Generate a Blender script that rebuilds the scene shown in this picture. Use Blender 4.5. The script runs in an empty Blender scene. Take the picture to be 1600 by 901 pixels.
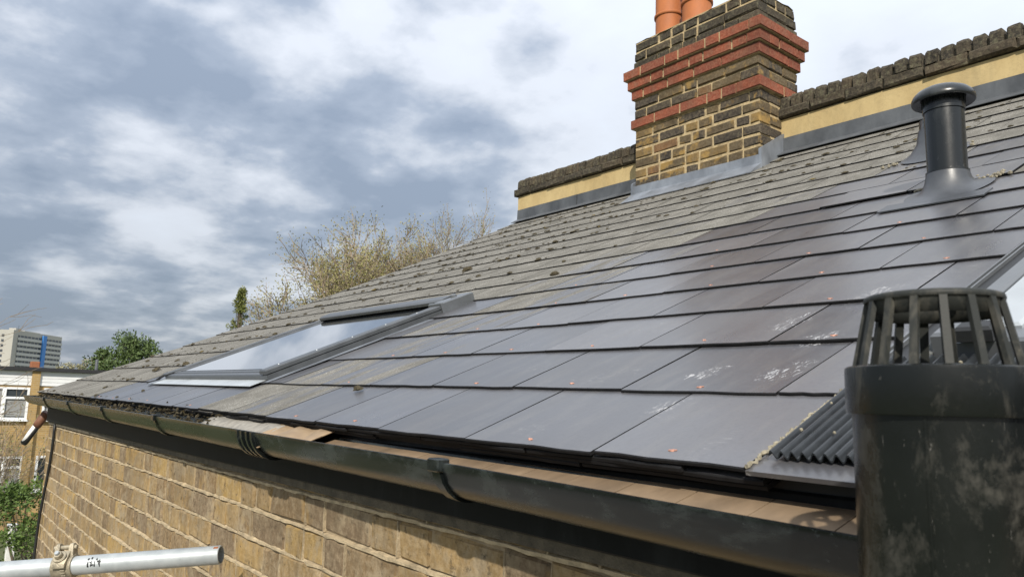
import bpy, math, random
from mathutils import Vector, Matrix
random.seed(7)
scene = bpy.context.scene
col = scene.collection
R = math.radians

# ------------------------------------------------------------------ camera
YAW, PITCH, ROLL = R(38.5623), R(8.684), R(1.5585)
fw = Vector((-math.cos(YAW)*math.cos(PITCH), math.sin(YAW)*math.cos(PITCH), math.sin(PITCH)))
rt = Vector((math.sin(YAW), math.cos(YAW), 0))
up = rt.cross(fw)
rt2 = rt*math.cos(ROLL) + up*math.sin(ROLL)
up2 = -rt*math.sin(ROLL) + up*math.cos(ROLL)
cd = bpy.data.cameras.new('camera')
cd.sensor_fit = 'HORIZONTAL'; cd.sensor_width = 36.0; cd.lens = 26.42
cd.clip_start = 0.02; cd.clip_end = 3000
cd.dof.use_dof = True; cd.dof.focus_distance = 2.6; cd.dof.aperture_fstop = 16
cam = bpy.data.objects.new('camera', cd); col.objects.link(cam)
m3 = Matrix((rt2, up2, -fw)).transposed()
cam.matrix_world = m3.to_4x4()
scene.camera = cam

# ------------------------------------------------------------------ light
SUN = Vector((0.95, -1.0, 1.02)).normalized()          # towards the sun
world = bpy.data.worlds.new('World'); scene.world = world; world.use_nodes = True
wn, wl = world.node_tree.nodes, world.node_tree.links
wn.clear()
def W(t, **k):
    n = wn.new(t)
    for a, b in k.items(): setattr(n, a, b)
    return n
def wmath(op, a, b=None, clamp=False):
    n = W('ShaderNodeMath', operation=op); n.use_clamp = clamp
    for i, v in enumerate((a, b)):
        if v is None: continue
        if isinstance(v, (int, float)): n.inputs[i].default_value = v
        else: wl.new(v, n.inputs[i])
    return n.outputs[0]
tc = W('ShaderNodeTexCoord')
sky = W('ShaderNodeTexSky', sky_type='NISHITA'); sky.sun_disc = False
sky.sun_elevation = math.asin(SUN.z); sky.sun_rotation = math.atan2(SUN.x, SUN.y)
sky.air_density = 1.2; sky.dust_density = 1.5
sx = W('ShaderNodeSeparateXYZ'); wl.new(tc.outputs['Generated'], sx.inputs[0])
zc = wmath('ADD', wmath('MAXIMUM', sx.outputs[2], 0.0), 0.21)
cx = wmath('DIVIDE', sx.outputs[0], zc); cy = wmath('DIVIDE', sx.outputs[1], zc)
cv = W('ShaderNodeCombineXYZ'); wl.new(cx, cv.inputs[0]); wl.new(cy, cv.inputs[1])
def wnoise(scale, detail, rough, off, dist=0.0):
    mp = W('ShaderNodeMapping'); mp.inputs['Location'].default_value = off
    wl.new(cv.outputs[0], mp.inputs[0])
    n = W('ShaderNodeTexNoise'); n.inputs['Scale'].default_value = scale
    n.inputs['Detail'].default_value = detail; n.inputs['Roughness'].default_value = rough
    n.inputs['Distortion'].default_value = dist
    wl.new(mp.outputs[0], n.inputs['Vector']); return n.outputs['Fac']
big = wnoise(1.0, 2, 0.5, (9.2, 0.3, 0))
med = wnoise(2.7, 7, 0.52, (6.1, 6.6, 0), 0.1)
fin = wnoise(7.0, 7, 0.55, (2.0, 8.0, 0))
mixn = wmath('ADD', wmath('ADD', wmath('MULTIPLY', big, 0.46), wmath('MULTIPLY', med, 0.62)), wmath('MULTIPLY', fin, 0.17))
# the cloud deck thins out from west (frame left) to north (frame right) and towards the zenith
tilt = wmath('MULTIPLY', wmath('ADD', wmath('MULTIPLY', sx.outputs[0], 0.75), wmath('MULTIPLY', sx.outputs[1], 0.65)), 0.15)
dens = wmath('ADD', wmath('ADD', mixn, tilt), wmath('MULTIPLY', sx.outputs[2], 0.10))
ramp = W('ShaderNodeValToRGB'); wl.new(dens, ramp.inputs[0])
e = ramp.color_ramp.elements
e[0].position = 0.485; e[0].color = (2.2, 2.65, 3.4, 1)
e[1].position = 0.84; e[1].color = (6.0, 6.45, 7.15, 1)
x_ = e.new(0.555); x_.color = (3.0, 3.45, 4.2, 1)
x_ = e.new(0.60); x_.color = (4.25, 4.6, 5.2, 1)
x_ = e.new(0.655); x_.color = (5.45, 5.75, 6.3, 1)
mx = W('ShaderNodeMixRGB'); mx.inputs[0].default_value = 0.90
wl.new(sky.outputs[0], mx.inputs[1]); wl.new(ramp.outputs[0], mx.inputs[2])
# an overcast sky is brightest overhead (CIE overcast distribution)
gain = wmath('ADD', wmath('MULTIPLY', wmath('MAXIMUM', sx.outputs[2], 0.0), 1.0), 0.80)
mg = W('ShaderNodeMixRGB', blend_type='MULTIPLY'); mg.inputs[0].default_value = 1.0
wl.new(mx.outputs[0], mg.inputs[1]); wl.new(gain, mg.inputs[2])
bg = W('ShaderNodeBackground'); bg.inputs[1].default_value = 0.116
wl.new(mg.outputs[0], bg.inputs[0])
wo = W('ShaderNodeOutputWorld'); wl.new(bg.outputs[0], wo.inputs[0])
sl = bpy.data.lights.new('sun', 'SUN'); sl.energy = 4.2; sl.angle = R(0.8); sl.color = (1.0, 0.93, 0.82)
so = bpy.data.objects.new('sun', sl); col.objects.link(so)
so.rotation_euler = SUN.to_track_quat('Z', 'Y').to_euler()
so.location = (6, -12, 14)
vs = scene.view_settings
vs.view_transform = 'Standard'; vs.look = 'None'; vs.gamma = 1; vs.use_curve_mapping = False; vs.exposure = 0.22

# ------------------------------------------------------------------ helpers
class MB:
    def __init__(s): s.v = []; s.f = []; s.mi = []
    def add(s, verts, faces, mi=0):
        o = len(s.v); s.v += [tuple(p) for p in verts]
        s.f += [tuple(i+o for i in f) for f in faces]; s.mi += [mi]*len(faces)
        return s
    def hexa(s, p, mi=0):      # p: 4 bottom + 4 top, ccw
        return s.add(p, [(3,2,1,0),(4,5,6,7),(0,1,5,4),(1,2,6,5),(2,3,7,6),(3,0,4,7)], mi)
    def box(s, x0, x1, y0, y1, z0, z1, mi=0):
        return s.hexa([(x0,y0,z0),(x1,y0,z0),(x1,y1,z0),(x0,y1,z0),(x0,y0,z1),(x1,y0,z1),(x1,y1,z1),(x0,y1,z1)], mi)
    def bevbox(s, x0, x1, y0, y1, z0, z1, b, mi=0):
        # box with chamfered vertical & top edges
        P = []
        def ring(i, z):
            return [(x0+i+b,y0+i,z),(x1-i-b,y0+i,z),(x1-i,y0+i+b,z),(x1-i,y1-i-b,z),(x1-i-b,y1-i,z),(x0+i+b,y1-i,z),(x0+i,y1-i-b,z),(x0+i,y0+i+b,z)]
        rs = [ring(b,z0),ring(0,z0+b),ring(0,z1-b),ring(b,z1)]
        return s.loft(rs, True, mi)
    def loft(s, rings, caps=True, mi=0, closed=True):
        n = len(rings[0]); vv = [p for r in rings for p in r]; ff = []
        for k in range(len(rings)-1):
            for i in range(n if closed else n-1):
                j = (i+1) % n
                ff.append((k*n+i, k*n+j, (k+1)*n+j, (k+1)*n+i))
        if caps:
            ff.append(tuple(range(n-1,-1,-1))); ff.append(tuple((len(rings)-1)*n+i for i in range(n)))
        return s.add(vv, ff, mi)
    def lathe(s, prof, n=32, c=(0,0,0), mi=0, caps=False):
        rings = [[(c[0]+r*math.cos(2*math.pi*i/n), c[1]+r*math.sin(2*math.pi*i/n), c[2]+z) for i in range(n)] for r, z in prof]
        return s.loft(rings, caps, mi)
    def tube(s, pts, rad, n=8, caps=True, mi=0):
        rings = []; pts = [Vector(p) for p in pts]
        ref = None
        for i, p in enumerate(pts):
            d = (pts[min(i+1,len(pts)-1)]-pts[max(i-1,0)]).normalized()
            if ref is None:
                ref = d.orthogonal().normalized()
            a = (ref - d*ref.dot(d)).normalized(); ref = a; b = d.cross(a)
            r = rad[i] if isinstance(rad, (list, tuple)) else rad
            rings.append([tuple(p + (a*math.cos(2*math.pi*k/n) + b*math.sin(2*math.pi*k/n))*r) for k in range(n)])
        return s.loft(rings, caps, mi)
    def mesh(s, name, mats, smooth=False):
        me = bpy.data.meshes.new(name); me.from_pydata(s.v, [], s.f)
        for m in (mats if isinstance(mats, (list, tuple)) else [mats]): me.materials.append(m)
        if any(s.mi): me.polygons.foreach_set('material_index', s.mi)
        if smooth: me.polygons.foreach_set('use_smooth', [True]*len(me.polygons))
        me.validate(); me.update()
        return me
    def build(s, name, mats, parent=None, smooth=False):
        return obj(name, s.mesh(name, mats, smooth), parent)
def obj(name, data, parent=None, mw=None):
    o = bpy.data.objects.new(name, data); col.objects.link(o)
    if parent is not None: o.parent = parent
    if mw is not None: o.matrix_basis = mw
    return o
def sharp(o, ang=35):
    me = o.data
    try: me.set_sharp_from_angle(angle=R(ang))
    except Exception: pass
    return o
def tag(o, label, cat, group=None):
    o['label'] = label; o['category'] = cat
    if group: o['group'] = group
    return o
def thing(name, label, cat, loc=(0,0,0), mw=None, group=None):
    o = obj(name, None); o.empty_display_size = 0.05
    if mw is not None: o.matrix_world = mw
    else: o.location = loc
    return tag(o, label, cat, group)
def structure(o): o['kind'] = 'structure'; return o
def stuff(o): o['kind'] = 'stuff'; return o

# ------------------------------------------------------------------ materials
class Mat:
    def __init__(s, name):
        s.m = bpy.data.materials.new(name); s.m.use_nodes = True
        s.n = s.m.node_tree.nodes; s.l = s.m.node_tree.links
        s.b = s.n['Principled BSDF']
        s.tc = s.n.new('ShaderNodeTexCoord'); s.geo = s.n.new('ShaderNodeNewGeometry'); s.oi = s.n.new('ShaderNodeObjectInfo')
    def put(s, inp, v):
        i = s.b.inputs[inp] if isinstance(inp, str) else inp
        if isinstance(v, (int, float)): i.default_value = v
        elif isinstance(v, (tuple, list)): i.default_value = (*v, 1)[:4]
        else: s.l.new(v, i)
        return s
    def noise(s, scale, detail=4, rough=.55, stretch=(1,1,1), src='pos', dist=0, rand=0.0):
        mp = s.n.new('ShaderNodeMapping'); mp.inputs['Scale'].default_value = stretch
        s.l.new(s.geo.outputs['Position'] if src == 'pos' else s.tc.outputs['Object'], mp.inputs[0])
        vec = mp.outputs[0]
        if rand:
            cb = s.n.new('ShaderNodeVectorMath'); cb.operation = 'ADD'
            mu = s.n.new('ShaderNodeMath'); mu.operation = 'MULTIPLY'; mu.inputs[1].default_value = rand
            s.l.new(s.oi.outputs['Random'], mu.inputs[0]); s.l.new(mu.outputs[0], cb.inputs[1]); s.l.new(vec, cb.inputs[0]); vec = cb.outputs[0]
        t = s.n.new('ShaderNodeTexNoise'); t.inputs['Scale'].default_value = scale
        t.inputs['Detail'].default_value = detail; t.inputs['Roughness'].default_value = rough; t.inputs['Distortion'].default_value = dist
        s.l.new(vec, t.inputs['Vector']); return t.outputs['Fac']
    def ramp(s, fac, stops, interp='LINEAR'):
        r = s.n.new('ShaderNodeValToRGB'); r.color_ramp.interpolation = interp
        el = r.color_ramp.elements
        while len(el) < len(stops): el.new(0.5)
        for q, (p, c) in zip(el, stops):
            q.position = p; q.color = (c, c, c, 1) if isinstance(c, (int, float)) else (*c, 1)
        s.l.new(fac, r.inputs[0]); return r.outputs[0]
    def mix(s, fac, a, b, mode='MIX'):
        x = s.n.new('ShaderNodeMixRGB'); x.blend_type = mode
        for i, v in enumerate((fac, a, b)):
            if isinstance(v, (int, float)): x.inputs[i].default_value = v if i == 0 else (v, v, v, 1)
            elif isinstance(v, (tuple, list)): x.inputs[i].default_value = (*v, 1)
            else: s.l.new(v, x.inputs[i])
        return x.outputs[0]
    def math(s, op, a, b=0.0, clamp=False):
        x = s.n.new('ShaderNodeMath'); x.operation = op; x.use_clamp = clamp
        for i, v in enumerate((a, b)):
            if isinstance(v, (int, float)): x.inputs[i].default_value = v
            else: s.l.new(v, x.inputs[i])
        return x.outputs[0]
    def bump(s, h, strength=.3, dist=.01):
        b = s.n.new('ShaderNodeBump'); b.inputs['Strength'].default_value = strength; b.inputs['Distance'].default_value = dist
        s.l.new(h, b.inputs['Height']); s.l.new(b.outputs[0], s.b.inputs['Normal']); return s
def simple(name, c, rough=.6, var=.25, scale=12, bump=.15, bd=.004, metal=0.0, spec=.5, stretch=(1,1,1), src='pos'):
    M = Mat(name)
    n = M.noise(scale, 6, .6, stretch, src)
    dark = tuple(v*(1-var) for v in c); lite = tuple(min(1, v*(1+var)) for v in c)
    M.put('Base Color', M.ramp(n, [(.3, dark), (.7, lite)]))
    M.put('Roughness', M.ramp(n, [(.3, max(.02, rough-.08)), (.7, min(1, rough+.08))]))
    M.put('Metallic', metal); M.put('Specular IOR Level', spec)
    if bump: M.bump(M.noise(scale*4, 5, .6, stretch, src), bump, bd)
    return M.m

SCUFFS = [(-.782,1.037,.05,.075),(-.640,1.05,.055,.085),(-.752,.91,.045,.06),(-.775,1.281,.06,.09),(-.672,1.422,.07,.1),(-.66,1.19,.05,.06)]
def slate_material():
    M = Mat('slate')
    sp = M.n.new('ShaderNodeSeparateColor'); M.l.new(M.oi.outputs['Color'], sp.inputs[0])
    w, tone = sp.outputs[0], sp.outputs[1]
    # clean fibre slate, blue grey, slightly blotchy along the slope
    cl = M.noise(5, 5, .6, (1.4, .5, .5), rand=11)
    new = M.mix(tone, (.042,.043,.049), (.105,.106,.116))
    new = M.mix(M.ramp(cl, [(.35, 0), (.75, .55)]), new, (.10,.098,.10))
    du = M.noise(16, 7, .68, (1.8,.35,.35), rand=7); gr = M.noise(160, 4, .7)
    new = M.mix(M.ramp(du, [(.48,0),(.75,.35)]), new, (.165,.158,.145))
    new = M.mix(M.ramp(gr, [(.5,0),(.75,.35)]), new, (.03,.03,.033))
    # faint white scuffs and bloom
    sc1 = M.noise(70, 6, .7, (.55,1.9,1.9), dist=2.2, rand=3)
    scm = M.noise(4.2, 3, .5, (1,1,1), rand=5)
    sc = M.math('MULTIPLY', M.ramp(sc1, [(.57, 0), (.64, 1)]), M.ramp(scm, [(.58, 0), (.66, 1)]))
    # boot and cement scuffs on the working slates, long patches running up the slope
    pos = M.n.new('ShaderNodeSeparateXYZ'); M.l.new(M.geo.outputs['Position'], pos.inputs[0])
    tot = None
    for (ax, ay, rx, ry) in SCUFFS:
        dx = M.math('DIVIDE', M.math('SUBTRACT', M.math('ADD', pos.outputs[0], M.math('MULTIPLY', M.math('SUBTRACT', pos.outputs[1], ay), -.25)), ax), rx)
        dy = M.math('DIVIDE', M.math('SUBTRACT', pos.outputs[1], ay), ry)
        q = M.math('SUBTRACT', 1.0, M.math('ADD', M.math('MULTIPLY', dx, dx), M.math('MULTIPLY', dy, dy)), True)
        tot = q if tot is None else M.math('MAXIMUM', tot, q)
    fine = M.noise(95, 6, .72, (1,.30,.30), dist=1.9)
    sc2 = M.math('MULTIPLY', M.ramp(M.math('ADD', fine, M.math('MULTIPLY', tot, .22)), [(.74,0),(.80,1)]), M.math('MULTIPLY', tot, 1.6, True))
    sc = M.math('MAXIMUM', M.math('MULTIPLY', sc, .55), sc2)
    new = M.mix(M.math('MULTIPLY', sc, .55), new, (.60,.60,.60))
    # lichen covered slate
    l1 = M.noise(9, 8, .65, (1,.6,.6), rand=2); l2 = M.noise(90, 6, .75); l3 = M.noise(230, 3, .6)
    old = M.ramp(l1, [(.3,(.088,.083,.072)),(.55,(.155,.147,.128)),(.75,(.215,.205,.180))])
    old = M.mix(M.ramp(l2, [(.42,0),(.62,.55)]), old, (.135,.128,.105))
    old = M.mix(M.ramp(l2, [(.62,0),(.70,.8)]), old, (.42,.41,.37))
    old = M.mix(M.math('MULTIPLY', M.ramp(l3, [(.60,0),(.66,.8)]), M.ramp(l1, [(.4,.3),(.6,1)])), old, (.62,.61,.57))
    # ragged boundary, streaked down the slope
    st = M.noise(7, 6, .65, (2.6,.45,.45), dist=.6)
    fac = M.math('ADD', w, M.math('MULTIPLY', M.math('SUBTRACT', st, .5), 1.5))
    fac = M.ramp(fac, [(.38, 0), (.62, 1)])
    # green tint at the very bottom of each piece (algae along the joints)
    M.put('Base Color', M.mix(fac, new, old))
    r_new = M.math('ADD', M.ramp(cl, [(.3, .26), (.75, .39)]), M.math('MULTIPLY', sc, .3))
    M.put('Roughness', M.mix(fac, r_new, .85))
    M.put('Specular IOR Level', M.mix(fac, 1.0, .22))
    hb = M.math('ADD', M.math('MULTIPLY', M.noise(9, 3, .5), .35), M.math('MULTIPLY', M.math('MULTIPLY', l2, fac), .8))
    hb = M.math('ADD', hb, M.math('MULTIPLY', M.noise(55, 6, .7, (1.5,.5,.5), rand=3), .22))
    M.bump(hb, .24, .004)
    return M.m
M_SLATE = slate_material()
M_SLEDGE = simple('slate_cut_edge', (.012,.012,.013), .75, .4, 60, .3, .002, spec=.2)

def brick_material(name, stops, soot, yellow=0.0, mort=(.36,.29,.19), smear=.35, lichen=0.0, grain=.5, drip=0.0, pit=0.0):
    M = Mat(name)
    base = M.ramp(M.oi.outputs['Random'], stops, 'CONSTANT' if len(stops) > 5 else 'LINEAR')
    n1 = M.noise(14, 8, .65, rand=9); n2 = M.noise(70, 6, .7); n3 = M.noise(3.2, 4, .6)
    c = M.mix(M.ramp(n1, [(.35, 0), (.7, .6)]), base, tuple(soot))
    c = M.mix(M.ramp(n2, [(.42,.0),(.75,grain)]), c, tuple(min(1, v*1.5) for v in mort))
    c = M.mix(M.math('MULTIPLY', M.ramp(n1, [(.5,0),(.62,1)]), smear), c, mort)
    c = M.mix(M.ramp(n3, [(.42,0),(.7,.5)]), c, tuple(v*.9 for v in soot))
    if yellow: c = M.mix(M.math('MULTIPLY', M.ramp(M.noise(8, 4, .6, rand=4), [(.56,0),(.66,1)]), yellow), c, (.42,.26,.07))
    if lichen: c = M.mix(M.math('MULTIPLY', M.ramp(M.noise(38, 6, .7), [(.52,0),(.64,1)]), lichen), c, (.22,.21,.13))
    if pit: c = M.mix(M.math('MULTIPLY', M.ramp(M.noise(38, 7, .75, rand=8), [(.34,1),(.43,0)]), pit), c, (.055,.042,.028))
    if drip: c = M.mix(M.math('MULTIPLY', M.ramp(M.noise(26, 6, .7, (1,1,.16)), [(.46,0),(.66,1)]), drip), c, tuple(v*.8 for v in soot))
    M.put('Base Color', c); M.put('Roughness', .92); M.put('Specular IOR Level', .25)
    M.bump(M.math('ADD', M.noise(45, 8, .7, rand=5), M.math('MULTIPLY', n2, .4)), .75, .006)
    return M.m
M_STOCK = brick_material('stock_brick', [(0,(.33,.225,.10)),(.22,(.22,.148,.075)),(.42,(.36,.25,.115)),(.6,(.41,.275,.10)),(.78,(.19,.135,.082)),(1,(.30,.205,.10))], (.125,.092,.056), yellow=.4, smear=.8, drip=.38, pit=.8)
M_CHIM = brick_material('sooty_brick', [(0,(.038,.032,.027)),(.28,(.06,.048,.036)),(.46,(.115,.082,.042)),(.62,(.24,.155,.055)),(.72,(.20,.105,.045)),(.80,(.045,.037,.031)),(.9,(.135,.098,.05))], (.028,.024,.020), yellow=.5, smear=.10, lichen=.12, grain=.22)
M_RED = brick_material('red_brick', [(0,(.22,.055,.030)),(.5,(.28,.075,.038)),(1,(.18,.048,.030))], (.085,.034,.024), mort=(.30,.16,.10), smear=.2)
M_COPE = brick_material('coping_brick', [(0,(.030,.027,.022)),(.5,(.052,.045,.033)),(.8,(.075,.058,.038)),(1,(.04,.034,.028))], (.016,.014,.012), smear=.05, lichen=.34, grain=.16)
M_MORT = simple('mortar', (.43,.345,.22), .95, .35, 30, .8, .006)
M_MORTP = simple('weathered_mortar', (.31,.245,.155), .95, .4, 30, .8, .006)
M_MORTC = simple('chimney_mortar', (.40,.31,.175), .95, .35, 30, .8, .006)
M_MORTD = simple('dark_mortar', (.10,.085,.06), .95, .4, 30, .8, .006)
def render_material():
    M = Mat('painted_render')
    n = M.noise(5, 6, .6, (1,1,.5)); n2 = M.noise(20, 6, .7)
    c = M.ramp(n, [(.3,(.40,.295,.135)),(.6,(.50,.385,.19)),(.8,(.56,.445,.24))])
    c = M.mix(M.ramp(n2, [(.55,0),(.75,.35)]), c, (.33,.25,.13))
    dk = M.noise(11, 6, .65, (1,1,.2)); cr = M.noise(3.5, 9, .8, dist=1.2)
    c = M.mix(M.ramp(dk, [(.5,0),(.72,.5)]), c, (.30,.235,.12))
    c = M.mix(M.ramp(cr, [(.492,0),(.499,.55),(.506,0)]), c, (.22,.16,.08))
    M.put('Base Color', c); M.put('Roughness', .85); M.bump(n2, .35, .005); return M.m
M_RENDER = render_material()
M_LEADD = simple('weathered_lead', (.085,.092,.10), .55, .35, 7, .25, .006, metal=.2, stretch=(1,1,.6))
M_LEAD = simple('lead_flashing', (.21,.23,.26), .48, .3, 9, .25, .006, metal=.35, stretch=(1,1,.6))
def plastic(name, c, rough, dirt, amount, streak=(1,1,.35), scale=14, spec=.5):
    M = Mat(name); M.put('Specular IOR Level', spec)
    n = M.noise(scale, 7, .66, streak, dist=.4); n2 = M.noise(scale*6, 5, .7)
    f = M.math('MULTIPLY', M.ramp(n, [(.5, 0), (.72, 1)]), amount)
    cc = M.mix(f, c, dirt)
    cc = M.mix(M.math('MULTIPLY', M.ramp(n2, [(.66,0),(.72,1)]), amount*.7), cc, tuple(min(1,v*1.6) for v in dirt))
    M.put('Base Color', cc); M.put('Roughness', M.math('ADD', M.math('MULTIPLY', f, .4), rough)); M.bump(n2, .08, .002); return M.m
M_GUT = plastic('gutter_plastic', (.006,.008,.0085), .24, (.13,.155,.15), .3, (.6,1,1), 16, spec=.4)
M_GUTOLD = plastic('gutter_plastic_weathered', (.011,.014,.009), .26, (.10,.115,.075), .35, (.35,1,1), 9)
M_FASCIA = plastic('fascia_paint', (.006,.007,.0075), .6, (.10,.11,.11), .12, (1,1,.3), 10, spec=.15)
def pipe_material():
    M = Mat('soil_pipe_plastic'); M.put('Specular IOR Level', .35)
    p = M.noise(20, 9, .72, (1,1,.8), dist=.5); q = M.noise(75, 7, .75, (1,1,.45)); dr = M.noise(60, 5, .6, (1,1,.05)); scr = M.noise(240, 4, .6, (1,1,.12), dist=3.0)
    base = M.ramp(M.noise(9, 5, .6), [(.3,(.004,.005,.0047)),(.7,(.010,.0115,.0105))])
    f1 = M.math('MULTIPLY', M.ramp(p, [(.52,0),(.60,.55),(.72,1)]), M.ramp(q, [(.38,.1),(.60,1)]))
    c = M.mix(M.math('MULTIPLY', f1, .30), base, (.20,.185,.15))
    c = M.mix(M.math('MULTIPLY', M.ramp(dr, [(.62,0),(.70,1)]), .28), c, (.16,.15,.125))
    c = M.mix(M.math('MULTIPLY', M.ramp(scr, [(.68,0),(.71,1)]), .5), c, (.24,.23,.21))
    c = M.mix(M.math('MULTIPLY', M.ramp(q, [(.70,0),(.74,1)]), .8), c, (.36,.35,.32))
    M.put('Base Color', c); M.put('Roughness', M.math('ADD', M.math('MULTIPLY', f1, .35), M.math('ADD', M.math('MULTIPLY', q, .20), .14)))
    M.bump(M.math('ADD', M.math('MULTIPLY', scr, .25), q), .18, .0015); return M.m
M_PIPE = pipe_material()
M_CAGE = plastic('cage_plastic', (.022,.024,.022), .55, (.22,.20,.16), .3, (1,1,.6), 60, spec=.25)
M_VENT = plastic('vent_plastic', (.009,.011,.012), .27, (.16,.17,.17), .25, (1,1,.3), 12)
M_VENTCONE = simple('vent_flashing', (.055,.060,.068), .40, .25, 12, .15, .004)
M_ALU = simple('grey_aluminium', (.15,.16,.17), .36, .15, 8, .04, .002, metal=.35)
M_ALUD = simple('dark_grey_aluminium', (.085,.091,.096), .38, .2, 14, .05, .002, metal=.3)
M_ALUL = simple('pale_aluminium', (.40,.43,.45), .42, .12, 6, .04, .002, metal=.2)
M_BLACK = simple('black_rubber', (.012,.013,.014), .55, .3, 20, .1, .003)
M_TRAYM = simple('brown_eaves_tray', (.195,.138,.085), .75, .35, 14, .3, .003, stretch=(1,.4,1))
M_FELT = simple('grey_felt', (.25,.235,.205), .9, .3, 25, .5, .006)
M_FELTB = simple('brown_felt', (.27,.195,.12), .75, .25, 15, .2, .004)
M_COPPER = simple('copper', (.50,.25,.17), .5, .2, 40, 0, metal=.3)
M_TERRA = simple('terracotta', (.38,.125,.038), .72, .22, 7, .2, .004, stretch=(1,1,.5))
M_GALV = Mat('galvanised_steel')
_n = M_GALV.noise(22, 6, .6, (1,1,1)); _n2 = M_GALV.noise(90, 5, .7)
_c = M_GALV.ramp(_n, [(.3,(.30,.33,.345)),(.7,(.43,.46,.47))])
_c = M_GALV.mix(M_GALV.ramp(_n2, [(.66,0),(.72,.7)]), _c, (.16,.15,.13))
M_GALV.put('Base Color', _c).put('Roughness', .5).put('Metallic', .25).bump(_n2, .12, .002); M_GALV = M_GALV.m
M_BRASS = simple('dirty_zinc', (.34,.30,.22), .5, .35, 40, .3, .004, metal=.4)
M_RUST = simple('rust', (.26,.10,.045), .85, .4, 30, .4, .003)
M_WHITEP = simple('white_paint', (.74,.74,.72), .5, .08, 10, .05, .003)
M_GLASS = Mat('skylight_glass').put('Base Color', (.02,.024,.028)).put('Roughness', .03).put('Specular IOR Level', .9).put('Coat Weight', 1.0).put('Coat Roughness', .02).m
M_WGLASS = Mat('window_glass').put('Base Color', (.035,.042,.047)).put('Roughness', .06).put('Specular IOR Level', .5).m
def moss_material():
    M = Mat('moss'); n = M.noise(60, 5, .7); k = M.noise(7, 3, .6)
    c = M.ramp(n, [(.3,(.026,.021,.012)),(.55,(.06,.048,.024)),(.8,(.11,.09,.04))])
    c = M.mix(M.ramp(k, [(.62,0),(.70,.7)]), c, (.22,.16,.035))
    M.put('Base Color', c); M.put('Roughness', .95); M.bump(n, .9, .01); return M.m
M_MOSS = moss_material()

# ------------------------------------------------------------------ ground
GZ = -4.9
def grass_material():
    M = Mat('grass'); n = M.noise(.7, 6, .6); n2 = M.noise(16, 5, .7)
    c = M.ramp(n, [(.3,(.045,.07,.022)),(.7,(.09,.105,.04))]); c = M.mix(M.ramp(n2, [(.4,0),(.7,.5)]), c, (.10,.085,.05))
    M.put('Base Color', c); M.put('Roughness', .95); M.bump(n2, .6, .05); return M.m
g = MB(); g.add([(-1500,-1500,GZ),(1500,-1500,GZ),(1500,1500,GZ),(-1500,1500,GZ)], [(0,1,2,3)])
structure(g.build('ground', grass_material()))
g = MB(); g.add([(-9,-9,GZ+.004),(6,-9,GZ+.004),(6,.85,GZ+.004),(-9,.85,GZ+.004)], [(0,1,2,3)])
structure(g.build('yard_paving', simple('concrete', (.26,.25,.23), .9, .2, 3, .3, .01)))

# ------------------------------------------------------------------ the house: geometry functions
def zr(x, y):
    t = y-.75
    return -.072 + .4106*t + .0218*t*t + .010*(-x-1)
def slope(y): return .4106 + .0436*(y-.75)
def frame_at(x, y, off=0.0):
    """matrix with local X along the eaves, Y up the slope, Z off the roof"""
    s = slope(y)
    X = Vector((1,0,-.010)).normalized(); Y = Vector((0,1,s)).normalized(); N = X.cross(Y).normalized(); Y = N.cross(X)
    m = Matrix((X, Y, N)).transposed().to_4x4(); m.translation = Vector((x,y,zr(x,y))) + N*off
    return m
def on_roof(x, y, off=0.0): return frame_at(x, y, off).translation
XL0, XL1, YT = -6.28, -5.07, 4.10
def verge(y): return XL0 + (y-.74)/(YT-.74)*(XL1-XL0)
XR = 1.45
GA = .235
rows = [.75]
while len(rows) < 16:
    y = rows[-1]; rows.append(y + GA/math.sqrt(1+slope(y+.1)**2))

house = thing('brick_house', 'stock brick house with a slate lean-to roof, tall chimney stack and parapet', 'house', (-3, 2.4, GZ))
HL = Matrix.Translation(-Vector((-3, 2.4, GZ)))     # parts are built in world coordinates
def part(o, parent=house):
    o.parent = parent; o.matrix_parent_inverse = parent.matrix_world.inverted() if parent is not house else HL
    return o
def sub(o, parent):                                   # sub-part of a house part whose own transform is identity in world
    o.parent = parent; o.matrix_parent_inverse = Matrix.Identity(4); return o
# every house part has its vertices in world coordinates and an identity world matrix,
# so that sub-parts can be given world matrices directly.

# roof deck (under the slates)
d = MB(); NY = 14; ys = [.79 + (YT+.1-.79)*k/NY for k in range(NY+1)]
L = [(verge(y)+.03, y, zr(verge(y), y)-.012) for y in ys]; Rr = [(XR, y, zr(XR, y)-.012) for y in ys]
Lb = [(p[0],p[1],p[2]-.10) for p in L]; Rb = [(p[0],p[1],p[2]-.10) for p in Rr]
d.loft([[L[k],Rr[k],Rb[k],Lb[k]] for k in range(NY+1)], True)
roof = part(d.build('roof', M_BLACK))
roof['label'] = 'pitched roof of grey slates, clean near the eaves and lichen covered higher up'

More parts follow.
